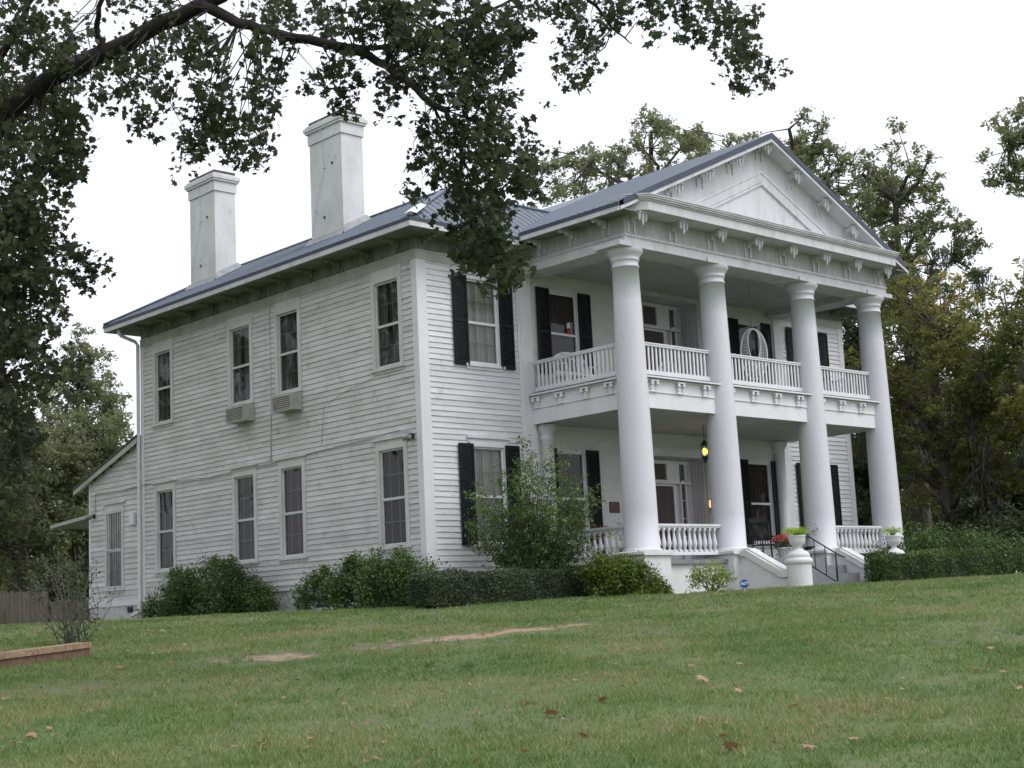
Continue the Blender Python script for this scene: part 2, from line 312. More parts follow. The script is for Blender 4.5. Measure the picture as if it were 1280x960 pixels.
# ------------------------------------------------------------------ ground
# worn spots: centre x, y, half length, half width, direction (radians), strength
BARE = [(-6.3, -8.6, 2.2, .62, .0, 1.0), (-9.85, -8.2, .95, .70, -.9, .95), (-12.6, -9.0, 1.6, .4, -.6, .45), (-8.6, -17.3, 1.3, .7, -.95, .34), (-4.7, -8.7, .9, .38, .2, .95), (-8.2, -7.3, .9, .3, .2, .5)]
def worn(x, y):      # thin, tired turf in irregular blotches
    n = (np.sin(x * .83 + 1.7 * np.sin(y * .61 + .4)) + np.sin(y * 1.13 + 1.3 * np.sin(x * .97)) + .8 * np.sin(x * 2.3 - y * 1.9 + np.sin(y * 3.1)) + .6 * np.sin(x * 4.7 + y * 3.9 + 2 * np.sin(x * 2.2)) + .5 * np.sin(x * 9.1 - y * 7.7)) / 3.9
    return np.clip((n - .12) / .4, 0, 1)
def bareness(x, y):
    b = np.zeros_like(x)
    for cx, cy, a, c, th, k in BARE:
        dx = (x - cx) * math.cos(th) + (y - cy) * math.sin(th); dy = -(x - cx) * math.sin(th) + (y - cy) * math.cos(th)
        wob = .25 * np.sin(dx * 4.1 + cx) + .2 * np.sin(dx * 9 + dy * 7 + cy)
        d = (dx / a) ** 2 + (dy / c) ** 2 + wob
        b = np.maximum(b, k * np.clip(1.35 - d, 0, 1))
    return b
def axis(lo, hi, f0, f1, step):
    inner = list(np.arange(f0, f1 + 1e-6, step)); out = []
    d = step; x = f1
    while x < hi: d *= 1.22; x += d; out.append(x)
    d = step; x = f0; pre = []
    while x > lo: d *= 1.22; x -= d; pre.append(x)
    return np.array(pre[::-1] + inner + out)
gx = axis(-500, 700, -24, 24, .22); gy = axis(-400, 900, -26, 10, .22)
GX, GY = np.meshgrid(gx, gy); GZ = ground(GX, GY)
GZ = GZ + .012 * np.sin(GX * 1.3 + GY * .7) * np.sin(GY * 1.1 - GX * .4) - .02 * np.clip(bareness(GX, GY), 0, 1)
V = np.stack([GX, GY, GZ], -1).reshape(-1, 3); nx, ny = len(gx), len(gy)
me = bpy.data.meshes.new('ground'); me.vertices.add(len(V)); me.vertices.foreach_set('co', V.astype(np.float32).ravel())
ii, jj = np.meshgrid(np.arange(nx - 1), np.arange(ny - 1)); a = (jj * nx + ii).ravel()
F = np.stack([a, a + 1, a + 1 + nx, a + nx], 1)
me.loops.add(F.size); me.loops.foreach_set('vertex_index', F.ravel().astype(np.int32)); me.polygons.add(len(F)); me.polygons.foreach_set('loop_start', (np.arange(len(F)) * 4).astype(np.int32))
me.update(calc_edges=True); me.polygons.foreach_set('use_smooth', np.ones(len(F), bool))
ab = me.attributes.new('bare', 'FLOAT', 'POINT'); ab.data.foreach_set('value', np.clip(np.maximum(bareness(V[:, 0], V[:, 1]), .55 * worn(V[:, 0], V[:, 1])), 0, 1).astype(np.float32))
me.materials.append(lawn_mat()); tag(link('ground', me), kind='structure')

def grass():
    rng = np.random.default_rng(3); Cs = []
    for s0, s1, den in ((5.5, 8.5, 900), (8.5, 12, 2600), (12, 16, 2000), (16, 21, 1400), (21, 27, 950), (27, 33.5, 650), (33.5, 46, 160)):
        wd = .44 * s1 + 4; n = int((s1 - s0) * wd * 2 * den)
        s = rng.uniform(s0, s1, n); t = rng.uniform(-wd, wd, n)
        Cs.append(np.stack([CP[0] + DV[0] * s + DV[1] * t, CP[1] + DV[1] * s - DV[0] * t, s], 1))
    C = np.concatenate(Cs); x, y, s = C.T
    keep = rng.random(len(x)) > np.clip(bareness(x, y) * 1.0, 0, .93)
    inside = (x > -.05) & (y > -.05) | (x > 3) & (x < 13.9) & (y > -4.6)
    thin = np.sin(x * 1.7 + 2 * np.sin(y * .9)) * np.sin(y * 2.1 + 1.5 * np.sin(x * 1.1)) 
    wn = worn(x, y); keep &= ~inside & (rng.random(len(x)) < (.74 + .26 * thin) * (1 - .62 * wn))
    x, y, s, thin = x[keep], y[keep], s[keep], thin[keep]; z = ground(x, y) + .012 * np.sin(x * 1.3 + y * .7) * np.sin(y * 1.1 - x * .4) - .003; N = len(x)
    bw = np.clip(sum(np.clip(bareness(x + DV[0] * q, y + DV[1] * q), 0, 1) for q in (0, .25, .5, .75)) / 2, 0, 1)
    h = rng.uniform(.020, .050, N) * (1 - .75 * bw) * (1 + .25 * thin) * (1 + .6 * (rng.random(N) > .985)); wv = rng.uniform(.0035, .006, N) * np.clip(s / 14, 1, 2.2)
    a = rng.uniform(0, 2 * PI, N); l = rng.uniform(.2, 1.0, N) * h; la = rng.uniform(0, 2 * PI, N)
    c, sn = np.cos(a) * wv, np.sin(a) * wv; P = np.stack([x, y, z], 1)
    V = np.stack([P + np.stack([-c, -sn, 0 * c], 1), P + np.stack([c, sn, 0 * c], 1), P + np.stack([np.cos(la) * l, np.sin(la) * l, h], 1)], 1).reshape(-1, 3)
    # coarser tufts and weeds standing above the mown sward
    nt = 2600; ts = rng.uniform(9, 32, nt) ; tt = rng.uniform(-1, 1, nt) * (.42 * ts + 1); tx = CP[0] + DV[0] * ts + DV[1] * tt; ty = CP[1] + DV[1] * ts - DV[0] * tt
    k = 16; bx = np.repeat(tx, k) + rng.normal(0, .035, nt * k); by = np.repeat(ty, k) + rng.normal(0, .035, nt * k); ok = ~((bx > -.05) & (by > -.05) | (bx > 3) & (bx < 13.9) & (by > -4.6)); bx, by = bx[ok], by[ok]; n2 = len(bx)
    hh = rng.uniform(.05, .095, n2); an = rng.uniform(0, 2 * PI, n2); ll = rng.uniform(.3, 1.1, n2) * hh; ww = rng.uniform(.004, .008, n2); an2 = rng.uniform(0, 2 * PI, n2)
    Pb = np.stack([bx, by, ground(bx, by)], 1); dd = np.stack([np.cos(an2) * ww, np.sin(an2) * ww, 0 * ww], 1)
    V = np.concatenate([V, np.stack([Pb - dd, Pb + dd, Pb + np.stack([np.cos(an) * ll, np.sin(an) * ll, hh], 1)], 1).reshape(-1, 3)])
    o = link('grass', np_mesh('grass', V, 3, [(0, 1, 2)], GRASS))
    tag(o, 'short mown green grass covering the sloping lawn', 'grass', kind='stuff')
grass()

# ------------------------------------------------------------------ the house
H = empty('white_house', (0, 0, 0), label='two storey white clapboard house with four tall front columns and blue metal roof', cat='house')
HW, HD = 16.6, 12.38          # width along x, depth along y
ZS = .80                      # bottom of the siding
ZA = 7.87                     # top of the siding, bottom of the architrave board
FR = {'front': lambda u, o, z: (u, -o, z), 'left': lambda u, o, z: (-o, u, z), 'right': lambda u, o, z: (HW + o, u, z), 'back': lambda u, o, z: (u, HD + o, z)}
def siding(mb, fr, u0, u1, z0, z1, holes=(), e=.130, topfn=None, rng=random.Random(5)):
    f = FR[fr]; k = 0; z = z0
    while z < z1 - .01:
        zt = min(z + e, z1); jit = rng.uniform(-.003, .003)
        cuts = sorted({z, zt} | {h for a, b, c, d in holes for h in (c, d) if z < h < zt})
        for za, zb in zip(cuts[:-1], cuts[1:]):
            zm = (za + zb) / 2; U1 = min(u1, topfn(zm)) if topfn else u1
            segs = [(u0, U1)]
            for a, b, c, d in holes:
                if c < zm < d:
                    segs = [s for (p, q) in segs for s in ((p, min(q, a)), (max(p, b), q)) if s[1] - s[0] > .005]
            oa = .025 - .021 * (za - z) / e; ob = .025 - .021 * (zb - z) / e
            for p, q in segs:
                cutsu = [p]; 
                while q - cutsu[-1] > 3.2: cutsu.append(cutsu[-1] + rng.uniform(1.2, 3.1))
                cutsu.append(q)
                for pp, qq in zip(cutsu[:-1], cutsu[1:]):
                    j0 = rng.uniform(-.002, .0025); s0 = rng.uniform(-.005, .005) if za == z else 0; s1 = rng.uniform(-.005, .005) if za == z else 0
                    g = .004 if qq < q else 0
                    mb.add([f(pp, oa + j0, za + s0), f(qq - g, oa + j0, za + s1), f(qq - g, ob, zb), f(pp, ob, zb)], [(0, 1, 2, 3)])
                    if za == z: mb.add([f(pp, 0, za + s0), f(qq - g, 0, za + s1), f(qq - g, oa + j0, za + s1), f(pp, oa + j0, za + s0)], [(0, 1, 2, 3)])
        z += e
# window openings (u0, u1, z0, z1): glass area
UZ0, UZ1, LZ0, LZ1 = 5.565, 7.57, 1.48, 3.665
side_up = [(10.75, 11.57), (6.78, 7.70), (4.63, 5.51), (.65, 1.525)]
side_lo = [(10.69, 11.55), (6.715, 7.59), (4.59, 5.48), (.645, 1.535)]
F1 = (1.46, 2.42); F2 = (4.15, 5.12); F3 = (11.54, 12.54); F4 = (14.22, 15.30)
HOL = .12
def hole(r, z0, z1, m=.10): return (r[0] - m, r[1] + m, z0 - m, z1 + m)
lh = [hole(r, UZ0, UZ1) for r in side_up] + [hole(r, LZ0, LZ1) for r in side_lo]
# upper windows run up to the architrave on a plain head board
lh += [(r[0] - .13, r[1] + .13, UZ1, ZA + .1) for r in side_up]
fh = [hole(F1, 5.56, 7.62), hole(F1, 1.46, 3.69), hole(F4, 5.56, 7.62), hole(F4, 1.46, 3.69)]
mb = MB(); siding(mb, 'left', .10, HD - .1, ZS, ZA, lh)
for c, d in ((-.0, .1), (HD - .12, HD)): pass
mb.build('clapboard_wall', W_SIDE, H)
mb = MB(); siding(mb, 'front', .14, 3.15, ZS, ZA, [h for h in fh if h[0] < 5]); mb.build('clapboard_wall', W_SIDING, H)
mb = MB(); siding(mb, 'front', 13.50, HW - .14, ZS, ZA, [h for h in fh if h[0] > 10]); mb.build('clapboard_wall', W_SIDING, H)
mb = MB(); siding(mb, 'right', 0.1, HD - .1, ZS, ZA); mb.build('clapboard_wall', W_SIDING, H)
mb = MB(); siding(mb, 'back', .1, HW - .1, ZS, ZA); mb.build('clapboard_wall', W_SIDING, H)
# corner boards, architrave boards, water table
for bx in (((-.032, 0, -.032, .16), (0, .26, -.032, 0)), ((-.032, 0, HD - .14, HD + .032), (0, .2, HD, HD + .03)), ((HW, HW + .032, -.032, .16), (HW - .2, HW, -.032, 0)), ((HW, HW + .032, HD - .14, HD + .03),),
           ((3.12, 3.50, -.06, 0), (3.05, 3.12, -.04, 0)), ((13.16, 13.54, -.06, 0),)):
    mb = MB()
    for q in bx: mb.box(*q, ZS, ZA)
    mb.build('corner_board', W_TRIM, H)
mb = MB()
for z0, z1, o in ((ZA, ZA + .20, .035), (ZA + .20, ZA + .225, .05), (ZA - .02, ZA, .02)):
    mb.box(-o, 0, -o, HD + o, z0, z1).box(HW, HW + o, -o, HD + o, z0, z1).box(0, 3.1, -o, 0, z0, z1).box(13.6, HW, -o, 0, z0, z1).box(0, HW, HD, HD + o, z0, z1)
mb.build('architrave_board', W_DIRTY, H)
mb = MB()
for k in range(int(HD / .09)): mb.box(-.066, -.035, k * .09 + .02, k * .09 + .055, ZA + .195, ZA + .222)
for k in range(int(3.0 / .09)): mb.box(k * .09 + .02, k * .09 + .055, -.066, -.035, ZA + .195, ZA + .222)
mb.build('dentil_strip', W_TRIM, H)
mb = MB(); zf0, zf1 = ZA + .225, 8.44
mb.box(-.02, .2, -.02, HD + .02, zf0, zf1).box(HW - .2, HW + .02, -.02, HD + .02, zf0, zf1).box(.2, 3.1, -.02, .2, zf0, zf1).box(13.6, HW - .2, -.02, .2, zf0, zf1).box(.2, HW - .2, HD - .2, HD + .02, zf0, zf1)
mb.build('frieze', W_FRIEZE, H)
for q, c in (((-.05, 0, -.05, HD + .05), (-.075, -.05, -.075, HD + .05)), ((0, 3.2, -.05, 0), (0, 3.2, -.075, -.05)), ((13.4, HW + .05, -.05, 0), (13.4, HW + .05, -.075, -.05)), ((HW, HW + .05, 0, HD), (HW + .05, HW + .075, 0, HD))):
    MB().box(*q, ZS - .14, ZS).box(*c, ZS - .012, ZS + .018).build('water_table', W_TRIM, H)
mb = MB(); mb.box(-.015, .2, -.015, HD, -.6, ZS - .14).box(.2, HW + .01, -.015, .2, -.6, ZS - .14).box(HW - .2, HW + .01, .2, HD, -.6, ZS - .14)
mb.build('foundation', FOUND, H)
mb = MB()
for y in (1.2, 3.6, 6.2, 9.0, 11.2): MB().box(-.03, -.012, y, y + .45, .22, .42).build('foundation_vent', DARKGAP, H)
# inner shell so the rooms are dark
mb = MB(); mb.box(.35, HW - .35, .75, HD - .35, ZS, 8.3); mb.build('room_partition', DARKROOM, H)
mb = MB(); mb.box(0, .02, -.0, HD, 8.0, 8.44)
# flush boarded wall behind the portico, with the two door recesses cut out
RX0, RX1, RD = 6.95, 9.75, .5
mb = MB()
def wallrect(x0, x1, z0, z1, y=0.0): mb.quad((x0, y, z0), (x1, y, z0), (x1, y, z1), (x0, y, z1))
def wall_with_holes(x0, x1, z0, z1, holes):
    xs = sorted({x0, x1} | {h for q in holes for h in q[:2]}); zs = sorted({z0, z1} | {h for q in holes for h in q[2:]})
    for a, b in zip(xs[:-1], xs[1:]):
        for c, d in zip(zs[:-1], zs[1:]):
            if not any(q[0] < (a + b) / 2 < q[1] and q[2] < (c + d) / 2 < q[3] for q in holes): wallrect(a, b, c, d, -.006)
ph = [hole(F2, 5.60, 7.60, .04), hole(F2, 1.45, 3.66, .04), hole(F3, 5.60, 7.60, .04), hole(F3, 1.45, 3.66, .04), (RX0, RX1, .85, 3.68), (RX0, RX1, 5.0, 7.9)]
wall_with_holes(3.5, 13.2, .3, 8.2, ph)
for k in range(1, 26):       # board joints
    pass
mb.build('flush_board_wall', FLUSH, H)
# door recesses
for zb, zt in ((.85, 3.68), (5.0, 7.9)):
    mb = MB()
    mb.quad((RX0, -.006, zb), (RX0, RD, zb), (RX0, RD, zt), (RX0, -.006, zt)); mb.quad((RX1, RD, zb), (RX1, -.006, zb), (RX1, -.006, zt), (RX1, RD, zt))
    mb.quad((RX0, -.006, zt), (RX0, RD, zt), (RX1, RD, zt), (RX1, -.006, zt)); mb.quad((RX0, RD, zb), (RX1, RD, zb), (RX1, RD, zt), (RX0, RD, zt))
    # raised panels and flutes on the reveals
    for x, s in ((RX0, 1), (RX1, -1)):
        for k in range(4): mb.box(x, x + s * .022, .05 + k * .11, .10 + k * .11, zb + .1, zt - .12)
    mb.build('door_recess', W_PORTICO, H)
    d = MB(); dz = zb + 2.18
    d.box(7.78, 8.92, RD - .05, RD - .003, zb, zb + .04)
    for x0, x1, z0, z1 in ((7.80, 7.92, zb + .04, dz), (8.93, 9.03, zb + .04, dz), (7.92, 8.93, dz - .06, dz), (7.92, 8.93, zb + .04, zb + .35)): d.box(x0, x1, RD - .055, RD - .003, z0, z1)
    dr = d.build('front_door', W_TRIM, H)
    MB().box(7.92, 8.93, RD - .03, RD - .02, zb + .35, dz - .06).build('door_pane', CUR_DARK, dr)
    MB().lathe([(.0, -.03), (.03, -.02), (.03, .02), (.0, .03)], (7.86, RD - .085, zb + 1.0), 10).build('door_knob', IRON, dr)
    tr = MB()
    t0, t1 = dz + .12, zt - .12
    for x0, x1, z0, z1 in ((7.15, 9.55, dz + .0, dz + .10), (7.15, 9.55, t1, t1 + .1), (7.15, 7.6, t0 - .02, t1), (8.68, 9.25, t0 - .02, t1), (8.08, 8.14, t0 - .02, t1)): tr.box(x0, x1, RD - .07, RD - .002, z0, z1)
    tr.box(7.1, 9.6, RD - .12, RD - .002, dz + .0, dz + .05)
    t_ = tr.build('transom', W_TRIM, H); MB().box(7.6, 8.68, RD - .02, RD - .012, t0, t1).build('transom_pane', CUR_DARK, t_)
    for x in (7.22, 9.24):
        sl = MB(); sl.box(x - .05, x, RD - .07, RD - .002, zb, t1).box(x + .17, x + .22, RD - .07, RD - .002, zb, t1).box(x, x + .17, RD - .06, RD - .002, zb, zb + .3)
        for k in range(5): sl.box(x, x + .17, RD - .05, RD - .014, zb + .3 + k * (t1 - zb - .3) / 5, zb + .32 + k * (t1 - zb - .3) / 5)
        s_ = sl.build('sidelight', W_TRIM, H); MB().box(x, x + .17, RD - .02, RD - .012, zb + .3, t1).build('sidelight_pane', CUR_DARK, s_)
    for x in (RX0 - .36, RX1):        # fluted door pilasters
        pm = MB(); pm.box(x, x + .36, -.07, -.004, zb, zt)
        for k in range(4): pm.box(x + .04 + k * .08, x + .08 + k * .08, -.09, -.07, zb + .22, zt - .16)
        pm.box(x - .02, x + .38, -.10, -.004, zb, zb + .2).box(x - .02, x + .38, -.11, -.004, zt - .14, zt)
        pm.build('door_pilaster', W_PORTICO, H)
    lt = MB(); lt.box(RX0 - .40, RX1 + .40, -.10, -.004, zt, zt + .17).box(RX0 - .45, RX1 + .45, -.14, -.004, zt + .17, zt + .22); lt.build('door_lintel', W_PORTICO, H)

# windows -----------------------------------------------------------
def window(fr, u0, u1, z0, z1, curt, grid=True, hood=False, casing=.12, depth=.10, headto=None, bars=False, label=None, white=W_TRIM):
    """local frame: x along the wall seen from outside, -y outwards"""
    W_, Hh = u1 - u0, z1 - z0
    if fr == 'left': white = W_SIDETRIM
    if fr == 'left': loc = (0, u1, z0); rz = -PI / 2
    else: loc = (u0, 0, z0); rz = 0
    c = casing; f = MB()
    f.box(-c, 0, -.045, .0, -.02, Hh + .0).box(W_, W_ + c, -.045, .0, -.02, Hh)
    f.box(-c, W_ + c, -.046, .0, Hh, Hh + c)
    f.box(-.02, 0, 0, depth + .06, 0, Hh).box(W_, W_ + .02, 0, depth + .06, 0, Hh).box(0, W_, 0, depth + .06, Hh, Hh + .02).box(0, W_, 0, depth + .06, -.02, 0)
    if headto: f.box(-c, W_ + c, -.030, 0, Hh + c, headto - z0); f.box(-c - .012, -c, -.04, 0, -.02, headto - z0).box(W_ + c, W_ + c + .012, -.04, 0, -.02, headto - z0)
    win = f.build('window', white, H, loc, rz)
    if label: win['label'] = label
    MB().box(-c - .04, W_ + c + .04, -.085, 0, -.075, -.02).box(-c, W_ + c, -.04, 0, -.14, -.075).build('sill', white, win)
    s = MB(); t = .045; mid = Hh * .485
    s.box(0, t, .01, .05, 0, Hh).box(W_ - t, W_, .01, .05, 0, Hh).box(t, W_ - t, .01, .05, 0, t + .01).box(t, W_ - t, .01, .05, Hh - t, Hh).box(0, W_, .0, .055, mid - .03, mid + .03)
    s.build('sash', white, win)
    if grid:
        s = MB()
        for a, b in ((t, mid - .03), (mid + .03, Hh - t)):
            for k in (1, 2): x = W_ * k / 3; s.box(x - .009, x + .009, .040, .058, a, b)
            zc = (a + b) / 2; s.box(t, W_ - t, .041, .057, zc - .009, zc + .009)
        s.build('muntins', MUNTIN, win)
    MB().quad((t, .034, t), (W_ - t, .034, t), (W_ - t, .034, Hh - t), (t, .034, Hh - t)).build('pane', GLASS, win)
    cm = MB(); n = 36; ys = .12; pts = []
    for i in range(n + 1): pts.append((W_ * i / n, ys + .018 * math.sin(i * 1.9) + .008 * math.sin(i * .7 + u0)))
    for i in range(n):
        (xa, ya), (xb, yb) = pts[i], pts[i + 1]
        if curt is CUR_GREY and abs(i - n / 2 + 3 * math.sin(u0)) < 4: continue
        cm.add([(xa, ya, 0), (xb, yb, 0), (xb, yb, Hh), (xa, ya, Hh)], [(0, 1, 2, 3)], True)
    cm.build('curtain', curt, win)
    MB().quad((-.05, .16, -.05), (W_ + .05, .16, -.05), (W_ + .05, .16, Hh + .05), (-.05, .16, Hh + .05)).build('window_backing', DARKROOM, win)
    if hood:
        h = MB(); a, b = -c - .10, W_ + c + .10; zz = Hh + c
        h.box(a + .06, b - .06, -.035, 0, zz, zz + .10)
        m_ = (a + b) / 2; prof = [(a, zz + .10), (b, zz + .10), (b, zz + .14), (m_, zz + .215), (a, zz + .14)]
        h.prism(prof, lambda p, q: (p, -.085, q), lambda p, q: (p, -.0, q))
        h.build('window_hood', white, win)
    if bars:
        g = MB()
        for k in range(7): x = .02 + (W_ - .04) * k / 6; g.tube([(x, -.07, .03), (x, -.07, Hh - .03)], .007, 5)
        for z in (.03, Hh * .5, Hh - .03): g.box(0, W_, -.082, -.062, z - .012, z + .012)
        g.lathe([(.05, -.008), (.055, 0), (.05, .008)], (W_ / 2, -.085, Hh * .5), 12)
        g.build('window_bars', METALW, win)
    return win
for i, (a, b) in enumerate(side_up): window('left', a, b, UZ0, UZ1, CUR_GREY, headto=ZA)
for i, (a, b) in enumerate(side_lo): window('left', a, b, LZ0, LZ1, [CUR_BROWN, CUR_BROWN, CUR_RED, CUR_BROWN][i], hood=True)
window('left', 13.57, 14.42, 1.12, 3.32, CUR_BROWN, hood=True, bars=True)
for (r, c) in ((F1, CUR_LACE), (F2, CUR_DARK), (F3, CUR_DARK), (F4, CUR_LACE)):
    wing = r in (F1, F4)
    window('front', r[0], r[1], 5.60, 7.60, c, grid=wing, casing=.09 if wing else .05)
    window('front', r[0], r[1], 1.45, 3.66, (CUR_LACE if wing else CUR_BROWN), grid=True if wing else False, hood=wing, casing=.09 if wing else .05)
# shutters
def shutter_mesh(w, h):
    mb = MB(); s = .055
    mb.box(0, s, 0, .035, 0, h).box(w - s, w, 0, .035, 0, h)
    for z0, z1 in ((0, .10), (h * .49 - .04, h * .49 + .04), (h - .07, h)): mb.box(s, w - s, .002, .033, z0, z1)
    for a, b in ((.10, h * .49 - .04), (h * .49 + .04, h - .07)):
        n = int((b - a) / .042)
        for k in range(n):
            z = a + (b - a) * (k + .5) / n
            mb.add([(s, .004, z - .024), (w - s, .004, z - .024), (w - s, .028, z + .018), (s, .028, z + .018)], [(0, 1, 2, 3)])
    return mb.mesh('shutter', SHUT)
for zz, hh in ((5.53, 2.13), (1.41, 2.31)):
    sm_ = shutter_mesh(.44, hh)
    for r in (F1, F2, F3, F4):
        for x in (r[0] - .46, r[1] + .02):
            link('shutter', sm_, H, (x, -.085, zz))

# annex (lean-to at the back of the left side) -----------------------
AY0, AY1 = HD, 15.50
mb = MB(); rooft = lambda y: 5.28 - (y - 12.5) * .305
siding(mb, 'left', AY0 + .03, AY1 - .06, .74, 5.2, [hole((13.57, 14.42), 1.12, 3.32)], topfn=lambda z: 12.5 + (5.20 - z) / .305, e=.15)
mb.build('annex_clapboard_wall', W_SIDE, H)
mb = MB(); mb.quad((0, AY1, .1), (6, AY1, .1), (6, AY1, 4.3), (0, AY1, 4.3)); mb.quad((6, AY0, .1), (6, AY1, .1), (6, AY1, 4.3), (6, AY0, 5.2)); mb.build('annex_back_wall', W_TRIM, H)
mb = MB(); mb.box(-.03, 0, AY1 - .07, AY1 + .03, .7, 4.35).box(-.045, 0, AY0 + .03, AY1 + .02, .60, .74); mb.build('annex_trim', W_TRIM, H)
mb = MB(); mb.box(-.02, .1, AY0, AY1, -.4, .60); mb.build('annex_foundation', FOUND, H)
for q in ((12.95, 13.25, .40, .56), (14.9, 15.3, .1, .3)): MB().box(-.04, -.018, *q).build('foundation_vent', DARKGAP, H)
mb = MB(); y0, y1 = HD + .04, 16.25
mb.prism([(y0, rooft(y0)), (y1, rooft(y1)), (y1, rooft(y1) + .05), (y0, rooft(y0) + .05)], lambda p, q: (-.20, p, q), lambda p, q: (6.2, p, q))
mb.build('annex_roof', CAPDARK, H)
mb = MB(); mb.prism([(y0, rooft(y0) - .17), (y1, rooft(y1) - .15), (y1, rooft(y1) - .01), (y0, rooft(y0) - .01)], lambda p, q: (-.17, p, q), lambda p, q: (-.13, p, q))
mb.prism([(y0, rooft(y0) - .05), (y1, rooft(y1) - .05), (y1, rooft(y1) - .01), (y0, rooft(y0) - .01)], lambda p, q: (-.13, p, q), lambda p, q: (.05, p, q))
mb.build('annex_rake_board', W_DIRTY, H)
aw = MB(); aw.prism([(15.5, 3.26), (18.0, 3.12), (18.0, 3.22), (15.5, 3.36)], lambda p, q: (-.05, p, q), lambda p, q: (2.6, p, q))
for x in (2.4,): aw.tube([(x, 17.8, 3.14), (x, 17.8, .1)], .03, 8)
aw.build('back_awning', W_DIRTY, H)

# main roof -----------------------------------------------------------
OV = .78; ZE = 8.57; ex0, ex1, ey0, ey1 = -OV, HW + OV, -OV, HD + OV
dx0, dx1, dy0, dy1, zd = 2.28, HW - 2.28, 1.54, 10.85, 10.22
def rib_plane(mb, a, b, c, d, n, r=.014):     # a-b eave, d-c top; ribs run from the eave up
    mb.quad(a, b, c, d); a, b, c, d = map(np.array, (a, b, c, d))
    nrm = np.cross(b - a, d - a); nrm = nrm / np.linalg.norm(nrm); nrm *= 1 if nrm[2] > 0 else -1
    for k in range(1, n):
        t = k / n; p = a + (b - a) * t
        # walk straight up the slope until the hip is met
        e = (b - a) / np.linalg.norm(b - a); up = (d - a) - e * np.dot(d - a, e); s_a = np.dot(d - a, e); s_b = np.dot(c - b, e); Ln = np.linalg.norm(b - a); x = t * Ln
        h = 1.0
        if s_a > 0 and x < s_a: h = x / s_a
        if s_b < 0 and Ln - x < -s_b: h = min(h, (Ln - x) / -s_b)
        q = p + up * h; w_ = e * .02
        mb.add([p - w_, p + w_, p + nrm * .018, q - w_, q + w_, q + nrm * .018], [(0, 2, 5, 3), (2, 1, 4, 5), (0, 1, 2)])
mb = MB(); E_ = [(ex0, ey0, ZE), (ex1, ey0, ZE), (ex1, ey1, ZE), (ex0, ey1, ZE)]; T_ = [(dx0, dy0, zd), (dx1, dy0, zd), (dx1, dy1, zd), (dx0, dy1, zd)]
for i, n in ((0, 58), (1, 46), (2, 58), (3, 46)): rib_plane(mb, E_[i], E_[(i + 1) % 4], T_[(i + 1) % 4], T_[i], n)
mb.quad(*T_); roof = mb.build('roof', ROOFM, H)
mb = MB()
for i in range(4): mb.tube([np.array(E_[i]) + (0, 0, .02), np.array(T_[i]) + (0, 0, .02)], .055, 6); mb.tube([np.array(T_[i]) + (0, 0, .02), np.array(T_[(i + 1) % 4]) + (0, 0, .02)], .045, 6)
mb.build('ridge_cap', ROOFM, roof)
e0 = np.array(E_[0]); t0 = np.array(T_[0]); hd = t0 - e0
mb = MB(); p0 = e0 + hd * .02 + (0, 0, .03); p1 = e0 + hd * .30 + (0, 0, .03)
mb.add([p0 + (-.10, .10, .02), p0 + (.10, -.10, .02), p1 + (.10, -.10, .03), p1 + (-.10, .10, .03), p0 + (0, 0, .07), p1 + (0, 0, .08)], [(0, 4, 5, 3), (4, 1, 2, 5)]); mb.build('hip_flashing', METALW, roof)
mb = MB(); z0, z1 = ZE - .075, ZE - .004
def ringbox(mb, x0, x1, y0, y1, t, za, zb):
    mb.box(x0, x0 + t, y0, y1, za, zb).box(x1 - t, x1, y0, y1, za, zb).box(x0 + t, x1 - t, y0, y0 + t, za, zb).box(x0 + t, x1 - t, y1 - t, y1, za, zb)
# front run is interrupted by the portico
PX0, PX1 = 2.52, 14.18
mb.box(ex0 - .02, ex0 + .05, ey0 - .02, ey1 + .02, z0, z1).box(ex1 - .05, ex1 + .02, ey0 - .02, ey1 + .02, z0, z1).box(ex0 + .05, PX0 - .05, ey0 - .02, ey0 + .05, z0, z1).box(PX1 + .05, ex1 - .05, ey0 - .02, ey0 + .05, z0, z1).box(ex0 + .05, ex1 - .05, ey1 - .05, ey1 + .02, z0, z1)
mb.build('drip_edge', NAVY, roof)
mb = MB(); z0, z1 = ZE - .20, ZE - .075
mb.box(ex0, ex0 + .05, ey0, ey1, z0, z1).box(ex1 - .05, ex1, ey0, ey1, z0, z1).box(ex0 + .05, PX0, ey0, ey0 + .05, z0, z1).box(PX1, ex1 - .05, ey0, ey0 + .05, z0, z1).box(ex0 + .05, ex1 - .05, ey1 - .05, ey1, z0, z1)
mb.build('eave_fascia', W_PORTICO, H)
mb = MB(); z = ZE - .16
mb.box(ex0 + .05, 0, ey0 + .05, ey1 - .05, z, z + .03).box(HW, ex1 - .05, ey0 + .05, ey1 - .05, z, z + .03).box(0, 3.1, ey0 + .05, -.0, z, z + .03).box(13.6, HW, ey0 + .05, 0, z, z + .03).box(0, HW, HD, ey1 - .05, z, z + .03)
mb.build('eave_soffit', W_FRIEZE, H)
